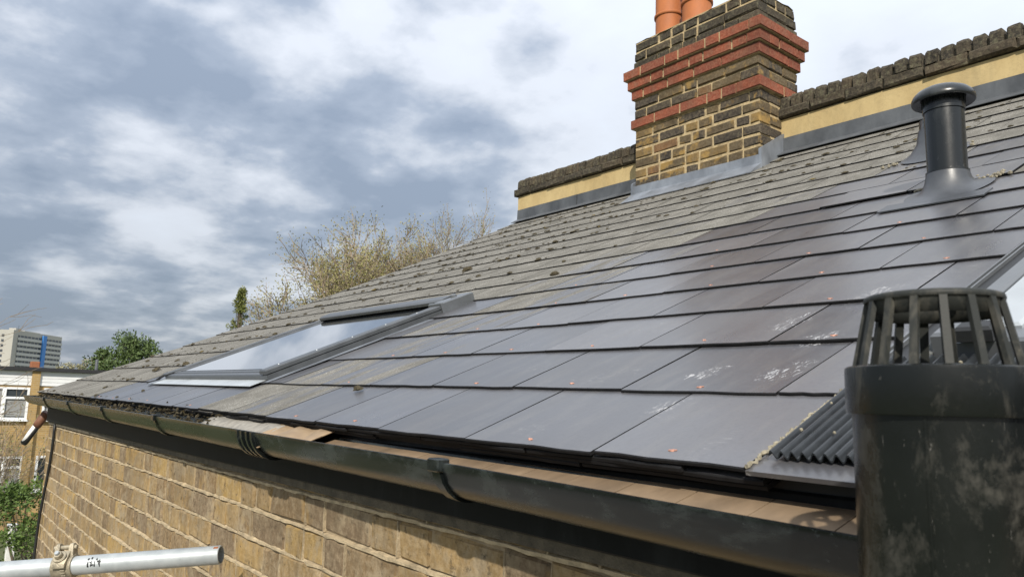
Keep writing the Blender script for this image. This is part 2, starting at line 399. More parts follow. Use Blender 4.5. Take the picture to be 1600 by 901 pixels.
# --- slates
def slate_mesh(wd, ln, th, skewl=0.0, seed=0):
    rr = random.Random(seed); b = MB()
    n = 5
    tail = [(-wd/2 + wd*i/n, (rr.uniform(-.0022,.0022))) for i in range(n+1)]
    top = [(-wd/2 + wd*i/n + skewl*(1-i/n), ln) for i in range(n+1)]
    z1 = th; ch = .0016
    vt = [(x, y+ch, z1) for x, y in tail] + [(x, y, z1) for x, y in top]
    vf = [(x, y, z1-ch) for x, y in tail]
    vb = [(x, y+.0005, 0) for x, y in tail] + [(x, y, 0) for x, y in top]
    m = n+1; V = vt+vf+vb; F = []
    for i in range(n):
        F.append((i, i+1, m+i+1, m+i))
        F.append((2*m+i, 2*m+i+1, i+1, i))
        F.append((3*m+i, 3*m+i+1, 2*m+i+1, 2*m+i))
    F.append((2*m, 0, m, 4*m, 3*m)); F.append((n, 2*m+n, 3*m+n, 4*m+n, m+n))
    b.add(V, F); b.mi = [0,1,1]*n+[1,1]
    return b
slate_cache = {}
def slate_data(wd, skew):
    key = (round(wd,3), round(skew,3), random.randrange(5) if abs(wd-.2958) < 1e-4 else 0)
    if key not in slate_cache:
        slate_cache[key] = slate_mesh(wd, .305, .0054, skew, hash(key) % 1000)
    return key
slate_me = {}
def sl_me(key):
    if key not in slate_me: slate_me[key] = slate_cache[key].mesh('slate', [M_SLATE, M_SLEDGE])
    return slate_me[key]
def clean_w(x, y, i):
    """0 = clean replacement slate, 1 = lichen covered"""
    lim = min(3.12, 2.0 + (x+2.0)*1.75)
    a = (y-lim)/.75 + .5
    b = (-x-1.95)/.9 + .42
    w = max(a if x > -2.1 else b, b if x < -1.7 else 0)
    if y > 3.15: w = max(w, .95)
    return max(0, min(1, w))
proj_list = []
def in_frame(p, mu=.06):
    c = Vector((p.dot(rt2), p.dot(up2), p.dot(fw)))
    if c.z <= .05: return 0
    u = c.x/c.z*1174.26/800; v = c.y/c.z*1174.26/450
    return 1/c.z**2 if abs(u) < 1+mu and abs(v) < 1+mu else 0
SK2 = (-.505, .56, 1.08, 1.96)          # right-hand skylight footprint
slates = []
for i, y in enumerate(rows):
    joints = []
    x = -.45 + (-.15 if i % 2 else 0) + 2.4
    while x > -7: joints.append(x); x -= .30
    yc = y+.12
    for j in range(len(joints)-1):
        x1, x0 = joints[j], joints[j+1]
        if i < 6:                       # cut against the right-hand skylight
            if x0 >= -.51: continue
            x1 = min(x1, -.508)
            if x1-x0 < .04: continue
        else:
            x1 = min(x1, XR)
            if x1-x0 < .05: continue
        skew = 0.0
        vb, vt = verge(y)-.02, verge(y+.28)-.02
        if x1 < vb+.05: continue
        if x0 < vb or x0 < vt:
            x0 = vb; skew = vt-vb
            if x1-x0-skew < .02: continue
        wd = x1-x0-.0042
        k = 1.0
        w = clean_w((x0+x1)/2, yc, i)
        w = max(0, min(1, w + random.uniform(-.16,.16)))
        cxm = (x0+x1)/2
        if -2.62 < cxm < -2.25 and .9 < y < 1.75: w = .12 if -2.62 < cxm < -2.40 else .55
        if -4.3 < cxm < -2.6 and i in (0,1): w = .2
        if w > .93: w = random.uniform(.82,1)
        slates.append((i, x0, x1, y, wd, skew, w))
vis = []
for s in slates:
    i, x0, x1, y, wd, skew, w = s
    c = on_roof((x0+x1)/2, y+.08)
    hidden = (-3.75 < x0 and x1 < -2.65 and 1.05 < y and y+.21 < 1.7)
    area = 0 if hidden else in_frame(c)*wd*(abs(c.normalized().dot(frame_at(c.x, c.y).col[2].xyz)))
    vis.append((area, s))
vis.sort(key=lambda t: -t[0])
rest = MB()
rivet = MB(); rivet.lathe([(0,.0014),(.0022,.0013),(.0034,.0006),(.0037,0)], 8); rivet.box(-.0058,.0058,-.0014,.0014,.0001,.0011); rv_me = rivet.mesh('copper_rivet', M_COPPER)
nriv = 0
for n_, (area, s) in enumerate(vis):
    i, x0, x1, y, wd, skew, w = s
    rnd = random.Random(n_*13+5)
    key = slate_data(wd, skew)
    jy = rnd.uniform(-.003,.003); jz = rnd.uniform(0,.0028); ja = rnd.gauss(0,.0022)
    mw = frame_at((x0+x1)/2, y+jy, .0070+jz*.6) @ Matrix.Rotation(ja, 4, 'Z') @ Matrix.Rotation(-math.radians(1.2)+rnd.uniform(-.0015,.0015), 4, 'X')
    if i == 8 and -1.35 < x1 < -.6: mw = mw @ Matrix.Translation((0,0,.004))
    if n_ < 300 and area > 0:
        o = obj('slate', sl_me(key)); sub(o, roof); o.matrix_basis = mw
        o.color = (w, rnd.random(), 0, 1)
        if w < .5 and i < 7 and area > 0 and wd > .2 and rnd.random() < .85:
            r_ = obj('copper_rivet', rv_me); sub(r_, roof)
            r_.matrix_basis = mw @ Matrix.Translation((rnd.uniform(-.01,.01), .022+rnd.uniform(-.003,.004), .0054)) @ Matrix.Rotation(rnd.uniform(-.6,.6),4,'Z'); nriv += 1
    else:
        b = slate_cache[key]
        o_ = len(rest.f); rest.add([tuple(mw @ Vector(p)) for p in b.v], b.f); rest.mi[o_:] = b.mi
ro = sub(rest.build('slate_field', [M_SLATE, M_SLEDGE]), roof); stuff(ro); ro.color = (.85,.5,0,1)
# doubled slates under the eaves course
for k in range(20):
    x1 = -.30-.30*k if k else .2; x0 = x1-.2975 if k else -.30+.003
    if x1 < -6.0: break
    x0 = max(x0, verge(.75)-.01)
    for q, (yy, off) in enumerate(((.7515,-.0050),(.7540,-.0125),(.7575,-.0200))):
        rnd = random.Random(k*7+q)
        key = slate_data(x1-x0-.002 + 0, 0)
        o = obj('eaves_slate', sl_me(key)); sub(o, roof)
        o.matrix_basis = frame_at((x0+x1)/2+(.11 if q else 0), yy+rnd.uniform(-.0015,.004), off+.004+rnd.uniform(-.001,.001)) @ Matrix.Rotation(rnd.gauss(0,.003),4,'Z') @ Matrix.Rotation(-.022,4,'X') @ Matrix.Diagonal((1,1,1.2,1))
        o.color = (.05 if x0 > -2.2 else .8, rnd.random()*.4, 0, 1)
# flat closing sheet under the pleated apron, right of the cut slates
o = MB(); o.add([tuple(on_roof(x, y, z)) for x, y, z in [(-.5065,.748,.006),(.56,.748,.006),(.56,1.02,.0040),(-.5065,1.02,.0040),(-.5065,.748,.0115),(.56,.748,.0115),(.56,1.02,.0085),(-.5065,1.02,.0085)]],
        [(3,2,1,0),(4,5,6,7),(0,1,5,4),(1,2,6,5),(2,3,7,6),(3,0,4,7)])
o = sub(o.build('cut_slate', M_SLATE), roof); o.color = (.0,.3,0,1)
# crumbly cement edge of the cut slate
o = MB(); pts = []
for k in range(90):
    y = .752+.225*k/89; pts.append(on_roof(-.506+random.uniform(-.002,.002), y, .0135+random.uniform(-.0015,.0025)))
o.tube(pts, [random.uniform(.0012,.0032) for _ in pts], 5)
M_CRUMB = simple('broken_slate_edge', (.25,.225,.165), .95, .4, 60, .6, .004)
sub(o.build('broken_edge', M_CRUMB), roof)

# --- wall
WY = .812
wcore = MB()
wcore.box(-6.0, 3.0, WY, 1.05, GZ, -.10)                 # front wall core
wcore.box(-6.0, -5.77, 1.053, 4.6, GZ, -.02)             # gable return
wcore.box(-5.77, 3.0, 4.30, 4.6, GZ, 1.5)                # rear wall
def wall_core_material():
    M = Mat('mortar_core'); n = M.noise(30, 6, .65); n2 = M.noise(4, 4, .6)
    c = M.ramp(n, [(.3,(.25,.195,.125)),(.7,(.42,.33,.21))]); c = M.mix(M.ramp(n2, [(.4,0),(.7,.5)]), c, (.16,.13,.095))
    M.put('Base Color', c); M.put('Roughness', .95); M.bump(M.noise(60,6,.7), .8, .006); return M.m
wall = part(wcore.build('wall', wall_core_material()))
wall['label'] = 'yellow brown stock brick wall with rough raised mortar joints'
def brick_mesh(wd, h, dp, seed, mat, rough=.0025, ch=.006):
    rr = random.Random(seed); b = MB(); j = lambda a=rough: rr.uniform(-a, a)
    def ring(ix, iz, y): return [(-wd/2+ix+j(), y+j(rough*.7), -h/2+iz+j()), (wd/2-ix+j(), y+j(rough*.7), -h/2+iz+j()), (wd/2-ix+j(), y+j(rough*.7), h/2-iz+j()), (-wd/2+ix+j(), y+j(rough*.7), h/2-iz+j())]
    r0 = [(-wd/2,dp,-h/2),(wd/2,dp,-h/2),(wd/2,dp,h/2),(-wd/2,dp,h/2)]
    r1 = ring(0,0,ch); r2 = ring(ch*.9,ch*.7,0)
    b.loft([r0,r1,r2], False)
    # face split in a fan round a jittered centre so it is not dead flat
    o = len(b.v); b.v.append((j(.01), j(rough*.6), j(.008)))
    for k in range(4): b.f.append((8+k, 8+(k+1)%4, o)); b.mi.append(0)
    return b.mesh('brick', mat)
CH = .0797
STR = [brick_mesh(.2165, .069, .06, 100+k, M_STOCK, .0036, .006) for k in range(10)]
HDR = [brick_mesh(.1065, .069, .06, 200+k, M_STOCK, .0036, .006) for k in range(10)]
bricks = []
for c in range(22):
    zc = -.3134 + CH*.5 + CH - CH*c
    x = -5.995; k = c % 2
    while x < .9:
        st = random.random() < .42; wd = .213 if st else .103
        if x < -5.98 and c % 2 == 0: pass
        bricks.append((x+wd/2+random.uniform(-.004,.004), zc, st)); x += wd+.0115; k += 1
bl = []
for (x, z, st) in bricks:
    p = Vector((x, WY, z)); a = in_frame(p, .08)
    bl.append((a*(.2 if st else .1) if z > -1.6 else 0, x, z, st))
bl.sort(key=lambda t: -t[0])
restb = MB()
for n_, (a, x, z, st) in enumerate(bl):
    me = random.choice(STR if st else HDR)
    mw = Matrix.Translation((x, WY-.0065+random.uniform(-.0022,.0022), z+random.uniform(-.002,.002))) @ Matrix.Rotation(random.gauss(0,.008),4,'Y') @ Matrix.Rotation(random.gauss(0,.008),4,'Z')
    if a > 0 and n_ < 300:
        o = obj('brick', me); sub(o, wall); o.matrix_basis = mw
    else:
        restb.add([tuple(mw @ v.co) for v in me.vertices], [tuple(p.vertices) for p in me.polygons])
stuff(sub(restb.build('brick_field', M_STOCK), wall))
# end bricks of the return at the far corner
for c in range(16):
    zc = -.3134 + CH*.5 + CH - CH*c
    o = obj('corner_brick', STR[c % 8] if c % 2 else HDR[c % 8]); sub(o, wall)
    o.matrix_basis = Matrix.Translation((-6.0-.004, WY+(.10 if c % 2 else .05)+.004, zc)) @ Matrix.Rotation(-math.pi/2, 4, 'Z')
# raised bed joints: lumpy ribbons, one per course
for c in range(20):
    z = -.3134 + CH - CH*c
    b = MB(); rings = []; n = 220; rr = random.Random(c+50)
    x0, x1 = -5.99, .9
    ph = rr.uniform(0,6)
    for k in range(n+1):
        x = x0+(x1-x0)*k/n; hh = .0070+rr.uniform(-.0022,.0028)+.0012*math.sin(x*5+ph); pr = .0085+rr.uniform(-.004,.0035)
        zz = z+.0022*math.sin(x*2.1+ph)+rr.uniform(-.0012,.0012)
        rings.append([(x, WY+.004, zz-hh), (x, WY-pr, zz-hh*.45), (x, WY-pr*1.05, zz+hh*.4), (x, WY+.004, zz+hh)])
    b.loft(rings, True)
    sub(b.build('bed_joint', M_MORT), wall)
# perpend joints where they stand proud, all in one lumpy piece per four courses
b = MB()
for (a, x, z, st) in bl[:300]:
    wd = .2135 if st else .1035; rr = random.Random(int(x*1000+z*99))
    if rr.random() < .45: continue
    X0 = x+wd/2+.0055; hw = .0036+rr.uniform(-.001,.0018); pr = .0072+rr.uniform(-.003,.003); h = CH*.44
    rings = []
    for k in range(4):
        zz = z-h+2*h*k/3; dx = rr.uniform(-.0012,.0012)
        rings.append([(X0-hw+dx, WY+.003, zz), (X0-hw*.4+dx, WY-pr, zz), (X0+hw*.5+dx, WY-pr, zz), (X0+hw+dx, WY+.003, zz)])
    b.loft(rings, True)
stuff(sub(b.build('perpend_joints', M_MORTP), wall))
# projecting top course below the fascia
o = MB(); o.box(-5.995, .9, WY-.016, WY+.02, -.222, -.165); o = sub(o.build('top_course_ledge', M_MORTD), wall)

# --- fascia and eaves tray
b = MB(); b.bevbox(-6.02, 1.2, .785, .806, -.2025, -.088, .003)
fas = part(b.build('fascia', M_FASCIA)); fas['label'] = 'black painted fascia board behind the gutter'
b = MB(); b.box(-1.62, .6, .70, .748, -.134, -.129)
tray = part(b.build('eaves_tray', M_BLACK))
tray['label'] = 'tan brown eaves felt tray, laid in short panels under the slates'
k = 0; x = -1.60
while x < .6:
    b = MB(); wd = .0985; s1 = -.010*(x+1)
    zt, zb = -.0945+s1, -.1215+s1*.9 + random.uniform(-.0015,.0015)
    b.hexa([(x,.690,zb),(x+wd,.690,zb-.001),(x+wd,.790,zt-.001),(x,.790,zt),(x,.690,zb+.002),(x+wd,.690,zb+.001),(x+wd,.790,zt+.001),(x,.790,zt+.002)])
    o = sub(b.build('tray_panel', M_TRAYM), tray); x += .1005
# torn end of the felt curling up out of the gutter
for q, (xa, xb, mat) in enumerate(((-2.42,-1.84,M_FELT),(-1.90,-1.58,M_FELTB))):
    b = MB(); rings = []; n = 34; rr = random.Random(q+3)
    for k in range(n+1):
        x = xa+(xb-xa)*k/n; t = k/n
        wv = (.013*math.sin(t*13+1)*math.sin(math.pi*min(1,t*1.1)) if q else .004*math.sin(t*9))
        s1 = -.010*(x+1); yf = .676 if q else .702
        pts = []
        for jn in range(7):
            v = jn/6
            pts.append((x+rr.uniform(-.002,.002), yf+.09*v+.006*math.sin(t*17+v*3), -.114+s1+.040*v+wv*(1-v)*1.25+(.012*math.sin(v*math.pi) if not q else 0)+rr.uniform(-.001,.001)))
        rings.append(pts+[(p[0],p[1]+.001,p[2]-.0022) for p in reversed(pts)])
    b.loft(rings, True)
    o = sub(b.build('torn_felt', mat, smooth=True), tray)

# --- parapet
PX0, PX1, PY = -5.07, 2.2, 4.085
def tz(x): return .010*(-x-1)
def tbox(b, x0, x1, y0, y1, z0, z1, mi=0):
    a, c = tz(x0), tz(x1)
    return b.hexa([(x0,y0,z0+a),(x1,y0,z0+c),(x1,y1,z0+c),(x0,y1,z0+a),(x0,y0,z1+a),(x1,y0,z1+c),(x1,y1,z1+c),(x0,y1,z1+a)], mi)
b = MB(); tbox(b, PX0, PX1, PY, PY+.225, 1.2, 1.776)
par = part(b.build('parapet', M_RENDER)); par['label'] = 'low parapet with yellow rendered face and dark mossy brick coping'
b = MB(); tbox(b, PX0+.01, PX1, PY+.01, PY+.215, 1.776, 1.885); sub(b.build('coping_mortar', M_MORTD), par)
FLAT = [brick_mesh(.212, .058, .10, 300+k, M_COPE, .006, .010) for k in range(7)]
def edge_brick(seed):
    rr = random.Random(seed); b = MB(); j = lambda a: rr.uniform(-a,a)
    w, dpt, h = .063, .25, .084
    prof = [(0,0),(0,h*.72),(.012,h*.9),(.032,h),(dpt-.032,h),(dpt-.012,h*.9),(dpt,h*.72),(dpt,0)]
    rings = [[(xx+j(.002), y+j(.004), z+j(.004)) for y, z in prof] for xx in (-w/2,-w/2+.006,0,w/2-.006,w/2)]
    for q in (0,4): rings[q] = [(p[0], .125+(p[1]-.125)*.94, p[2]*.88) for p in rings[q]]
    b.loft(rings, True); return b.mesh('coping_brick', M_COPE)
EDGE = [edge_brick(400+k) for k in range(8)]
x = PX0-.03; k = 0
while x < 1.6:
    if not (-3.62 < x and x+.21 < -2.33 and False):
        o = obj('coping_brick', FLAT[k % 7]); sub(o, par)
        o.matrix_basis = Matrix.Translation((x+.106, PY-.030+random.uniform(-.004,.004), 1.812+tz(x)+random.uniform(-.003,.003))) @ Matrix.Rotation(random.gauss(0,.012),4,'Y')
    x += .218; k += 1
x = PX0+.035; k = 0
while x < 1.6:
    o = obj('coping_brick', EDGE[random.randrange(8)]); sub(o, par)
    o.matrix_basis = Matrix.Translation((x, PY-.012+random.uniform(-.005,.005), 1.846+tz(x)+random.uniform(-.005,.004))) @ Matrix.Rotation(random.gauss(0,.03),4,'Y') @ Matrix.Rotation(random.gauss(0,.03),4,'Z')
    x += .0785; k += 1
# lead upstand, dressed in lengths
for (xa, xb) in ((-5.06,-4.30),(-4.295,-3.45),(-2.50,-1.6),(-1.595,-.4),(-.395,1.0)):
    b = MB(); n = 14; rings = []
    for k in range(n+1):
        x = xa+(xb-xa)*k/n; w = random.uniform(-.002,.002)
        zb = zr(x, PY-.06)+.016
        rings.append([(x,PY-.004+w,1.655+tz(x)),(x,PY-.012+w,1.652+tz(x)),(x,PY-.016+w,zb+.045),(x,PY-.085,zb+.004+w),(x,PY-.085,zb),(x,PY-.004,zb+.02)])
    b.loft(rings, True); o = sub(b.build('lead_flashing', M_LEADD, smooth=True), par); sharp(o, 40)

# --- chimney
CX0, CX1, CY0, CY1 = -3.478, -2.470, 3.85, 4.275
CC = .0725
b = MB(); zB = 1.28; zRed = 1.942
b.box(CX0+.007, CX1-.007, CY0+.007, CY1-.007, zB, 2.60)
chim = part(b.build('chimney', M_MORTC)); chim['label'] = 'square brick chimney stack, sooty stock brick with projecting red brick bands'
cm_cache = {}
def cbrick(wd, mat, seed):
    key = (round(wd,3), mat.name, seed % 4)
    if key not in cm_cache:
        r_, c_ = (.0012,.003) if mat is M_RED else (.0035,.008)
        cm_cache[key] = brick_mesh(wd, CC-.0135 if mat is not M_RED else CC-.010, .11, hash(key) % 9999, mat, r_, c_)
    return cm_cache[key]
def course(z, ov, mat, start, joint=.0135):
    x0, x1, y0, y1 = CX0-ov, CX1+ov, CY0-ov, CY1+ov
    def run(L, first):
        out = []; p = 0; st = first; n_ = 0
        while p < L-.02:
            w = .220 if st else .112
            if n_ == 0 and not st: w = random.choice((.112,.165,.112))
            n_ += 1
            if p+w > L-.06: w = L-p
            out.append((p+w/2, w-joint if p+w < L else w)); p += w; st = (random.random() < .5) if st else (random.random() < .62)
        return out
    for p, w in run(x1-x0, start):
        o = obj('brick', cbrick(w, mat, random.randrange(99))); sub(o, chim)
        o.matrix_basis = Matrix.Translation((x0+p, y0+random.uniform(-.0015,.0015), z+CC/2)) @ Matrix.Rotation(random.gauss(0,.006),4,'Y')
    for p, w in run(y1-y0-.104, not start):
        o = obj('brick', cbrick(w, mat, random.randrange(99))); sub(o, chim)
        o.matrix_basis = Matrix.Translation((x1+random.uniform(-.0015,.0015), y0+.104+p, z+CC/2)) @ Matrix.Rotation(math.pi/2,4,'Z')
z = zRed-CC*8; k = 0
for q in range(8):
    course(z, 0, M_CHIM, q % 2 == 0); z += CC
def band(z, ov):      # mortar bed inside a projecting course
    b = MB(); b.box(CX0-ov+.008, CX1+ov-.008, CY0-ov+.008, CY1+ov-.008, z+.003, z+CC-.003); sub(b.build('mortar_bed', M_MORTC), chim)
course(z, .023, M_RED, True); band(z, .023); z += CC
for q in range(2): course(z, .004, M_CHIM, q % 2 == 1); z += CC
for ov in (.020,.041,.062): course(z, ov, M_RED, ov > .03 and ov < .05); band(z, ov); z += CC
for q in range(3): course(z, .012-.006*q, M_COPE, q % 2 == 0); z += CC
zTop = z
# flaunching: uneven mossy mortar on the top
b = MB(); n = 18; mrows = 7; rr = random.Random(5); vv = []
for a in range(mrows):
    for c in range(n):
        x = CX0+.0+(CX1-CX0)*c/(n-1); y = CY0+(CY1-CY0)*a/(mrows-1)
        e_ = min(a, mrows-1-a, c, n-1-c)
        vv.append((x+rr.uniform(-.008,.008), y+rr.uniform(-.008,.008), zTop-.006+(.045 if e_ > 1 else .03*e_)+rr.uniform(-.006,.012)))
ff = [(a*n+c, a*n+c+1, (a+1)*n+c+1, (a+1)*n+c) for a in range(mrows-1) for c in range(n-1)]
b.add(vv, ff); sub(b.build('flaunching', M_MOSS), chim)
# lead apron and side flashing of the chimney
b = MB(); n = 16; rings = []
for k in range(n+1):
    x = CX0-.012+(CX1-CX0+.024)*k/n; w = random.uniform(-.0015,.0015); zb = zr(x, CY0-.13)+.018
    rings.append([(x,CY0-.004,zr(x,CY0)+.092),(x,CY0-.013+w,zr(x,CY0)+.090),(x,CY0-.016+w,zr(x,CY0)+.034),(x,CY0-.13,zb+.003+w),(x,CY0-.13,zb),(x,CY0+.004,zr(x,CY0)+.01)])
b.loft(rings, True); o = sub(b.build('lead_flashing', M_LEAD, smooth=True), chim); sharp(o, 40)
b = MB(); x = CX1+.016
b.hexa([(CX1-.004,CY0-.017,zr(x,CY0)+.0),(x,CY0-.017,zr(x,CY0)+.0),(x,PY,zr(x,PY)),(CX1-.004,PY,zr(x,PY)),(CX1-.004,CY0-.017,zr(x,CY0)+.125),(x,CY0-.017,zr(x,CY0)+.125),(x,PY,zr(x,PY)+.145),(CX1-.004,PY,zr(x,PY)+.145)])
sub(b.build('lead_flashing', M_LEAD), chim)
b = MB(); x = CX0-.016
b.hexa([(x,CY0-.02,zr(x,CY0)),(CX0+.004,CY0-.02,zr(x,CY0)),(CX0+.004,PY,zr(x,PY)),(x,PY,zr(x,PY)),(x,CY0-.02,zr(x,CY0)+.11),(CX0+.004,CY0-.02,zr(x,CY0)+.11),(CX0+.004,PY,zr(x,PY)+.13),(x,PY,zr(x,PY)+.13)])
sub(b.build('lead_flashing', M_LEAD), chim)

# ------------------------------------------------------------------ chimney pots
def pot(x, label, h, r, sd):
    t = thing('chimney_pot', label, 'chimney pot', (x, 4.06, zTop+.02), group='terracotta pots on the chimney')
    b = MB(); b.lathe([(r*1.12,-.03),(r*1.16,0),(r*1.16,.018),(r*1.07,.030),(r*1.10,.042),(r*1.03,.055),(r,.07),(r*.97,h-.09),(r*1.10,h-.08),(r*1.12,h-.06),(r*1.02,h-.045),(r*1.0,h),(r*.86,h),(r*.84,h-.2)], 36)
    sharp(b.build('body', M_TERRA, t, True), 50)
    b = MB(); b.lathe([(r*1.02,.19),(r*1.09,.195),(r*1.09,.212),(r*1.02,.217)], 36); b.build('ring', M_TERRA, t, True)
    return t
pot(-3.335, 'orange terracotta pot at the left end of the chimney top', .52, .098, 1)
pot(-3.085, 'paler orange terracotta pot second from the left on the chimney top', .50, .103, 2)

# ------------------------------------------------------------------ gutter
GY, GR = .721, .0565
def gz(x): return -.094 + .0115*(-x-1.0) if x < -1 else -.094+.02*(-x-1.0)
def gprof(r, n=12, y=GY):
    return [(y - r*math.cos(math.pi*k/n), -r*math.sin(math.pi*k/n)*1.02) for k in range(n+1)]
gut = thing('gutter', 'black half-round plastic gutter running along the eaves under the slates', 'gutter', (-3, GY, -.1))
gut_l = Matrix.Translation((3, -GY, .1))
def gpart(o): o.parent = gut; o.matrix_parent_inverse = gut_l; return o
def gsection(x0, x1, ro, ri, n=10, mat=M_GUT, name='trough', lip=True):
    b = MB(); rings = []
    for k in range(n+1):
        x = x0+(x1-x0)*k/n; z = gz(x)
        out = [(x, y, z+dz) for y, dz in gprof(ro)]; inn = [(x, y, z+dz) for y, dz in reversed(gprof(ri))]
        if lip:
            out = [(x, GY-ro-.004, z+.001), (x, GY-ro-.004, z-.006)] + out[1:-1] + [(x, GY+ro, z+.001)]
            inn = [(x, GY+ri, z+.001)] + inn[1:-1] + [(x, GY-ri, z+.001)]
        rings.append(out+inn)
    b.loft(rings, True); o = gpart(b.build(name, mat, smooth=True)); sharp(o, 40); return o
gsection(-6.27, -1.862, GR, GR-.004, 16, M_GUTOLD)['label'] = 'older gutter length with a green weathered sheen'
gsection(-1.855, 1.2, GR, GR-.004, 12)
o = MB(); o.add([(-6.271,y,gz(-6.27)+dz) for y, dz in gprof(GR-.001)]+[(-6.274,y,gz(-6.27)+dz) for y, dz in gprof(GR-.001)], [tuple(range(13)), tuple(range(25,12,-1))]+[(i,i+1,14+i,13+i) for i in range(12)])
gpart(o.build('stop_end', M_GUTOLD))
for xb in (-5.27,-4.43,-3.58,-2.714,-1.007,-.17,.68):     # brackets every 0.85 m
    gsection(xb-.011, xb+.011, GR+.0055, GR+.0005, 1, M_GUT if xb > -2 else M_GUTOLD, 'bracket', False)
    b = MB(); z = gz(xb); b.bevbox(xb-.016, xb+.016, GY-GR-.011, GY-GR+.012, z-.014, z+.0065, .002); gpart(b.build('clip', M_GUT))
    b = MB(); b.box(xb-.02, xb+.02, GY+GR+.002, .7835, z-.07, z+.002); gpart(b.build('bracket_plate', M_GUT))
gsection(-1.915, -1.80, GR+.004, GR+.0005, 2, M_GUT, 'union', False)
for dx in (-.05,-.018,.018,.05): gsection(-1.857+dx-.006, -1.857+dx+.006, GR+.0085, GR+.0035, 1, M_GUT, 'union_rib', False)

# leaf litter and moss silt lying in the gutter under the weathered slates
b = MB(); rr = random.Random(9)
for k in range(900):
    x = rr.uniform(-6.0,-2.3); y = rr.uniform(.70,.775); z = gz(x)-.022+rr.uniform(-.004,.018)+(y-.70)*.62; s = rr.uniform(.004,.014)
    a = Vector((rr.uniform(-1,1),rr.uniform(-1,1),rr.uniform(-.5,.5))).normalized()*s; c = a.orthogonal().normalized()*s*.5; p = Vector((x,y,z)); n_ = a.cross(c).normalized()*s*.3
    b.add([p+a,p+c,p-a,p-c,p+n_,p-n_], [(0,1,4),(1,2,4),(2,3,4),(3,0,4),(1,0,5),(2,1,5),(3,2,5),(0,3,5)])
tag(stuff(b.build('leaf_litter', M_MOSS)), 'brown moss and leaf debris lying in the gutter below the old slates', 'debris')

# ------------------------------------------------------------------ skylights
def rbox(b, x0, x1, y0, y1, z0, z1, ch=.004, mi=0):
    # chamfered along the top long edges
    b.loft([[(x0,y0,z0),(x1,y0,z0),(x1,y1,z0),(x0,y1,z0)],[(x0,y0,z1-ch),(x1,y0,z1-ch),(x1,y1,z1-ch),(x0,y1,z1-ch)],[(x0+ch,y0+ch,z1),(x1-ch,y0+ch,z1),(x1-ch,y1-ch,z1),(x0+ch,y1-ch,z1)]], True, mi)
sk = thing('skylight', 'grey framed skylight with sky reflecting glass in the old lichen slates', 'skylight', mw=frame_at(-3.87, .985, .012))
SW, SH = 1.305, .885
def sk_part(name, mat, fn, par=sk):
    b = MB(); fn(b); return b.build(name, mat, par)
fr = sk_part('frame', M_ALUD, lambda b: (rbox(b,0,.034,0,SH,0,.026), rbox(b,SW-.034,SW,0,SH,0,.026), rbox(b,.0342,SW-.0342,0,.028,0,.024)))
sash = sk_part('sash', M_ALUD, lambda b: (rbox(b,.036,.062,.032,SH-.03,.004,.028), rbox(b,SW-.062,SW-.036,.032,SH-.03,.004,.028), rbox(b,.0622,SW-.0622,.034,.060,.004,.024)))
sk_part('glass_pane', M_GLASS, lambda b: b.box(.0625,SW-.0625,.0605,SH-.05,.006,.0250), sash)
hood = sk_part('hood', M_ALUD, lambda b: b.loft([[(q,SH-.060,.034),(q,SH-.060,.046),(q,SH-.045,.053),(q,SH+.01,.055),(q,SH+.055,.040),(q,SH+.075,.010),(q,SH-.03,.020)] for q in (.03,SW-.075)], True))
sk_part('side_cover', M_ALUD, lambda b: rbox(b,SW-.046,SW+.014,-.004,SH-.128,.0265,.042))
sk_part('side_skirt', M_ALUD, lambda b: rbox(b,SW+.0005,SW+.012,-.004,SH-.128,.004,.026))
sk_part('side_cover', M_ALUD, lambda b: rbox(b,-.012,.040,-.004,SH-.04,.0265,.034))
for q in range(5): sk_part('screw', M_ALUL, lambda b: b.lathe([(.0,.0442),(.0025,.0440),(.0035,.0421)],8,(SW-.018,.06+.15*q,0)))
sk_part('sill_seal', M_BLACK, lambda b: b.box(.06,SW-.06,.0285,.0335,.002,.022))
def hinge(b):
    rbox(b,SW-.070,SW+.015,SH-.125,SH+.045,.003,.050)
hb = sk_part('corner_bracket', M_ALU, hinge)
sk_part('pivot_cap', M_ALU, lambda b: b.lathe([(.0,.062),(.010,.061),(.014,.057),(.015,.0502)],14,(SW-.05,SH-.01,0)), hb)
sk_part('bracket_clip', M_ALU, lambda b: rbox(b,SW-.076,SW+.018,SH-.1275,SH-.115,.004,.053), hb)
sk_part('apron_flashing', M_ALUL, lambda b: (b.box(-.10,SW-.02,-.060,-.0005,.0035,.0055)))
sk_part('side_flashing', M_LEAD, lambda b: b.box(SW+.0145,SW+.045,-.02,SH+.10,.0032,.0055))
sk_part('side_flashing', M_LEAD, lambda b: b.box(-.075,-.0145,-.07,SH+.1,.006,.0085))
b = MB(); b.tube([(-.012,.02,.03),(-.03,-.01,.02),(-.06,-.03,.008),(-.10,-.06,.008)], .006, 8); b.build('gasket', M_BLACK, sk)

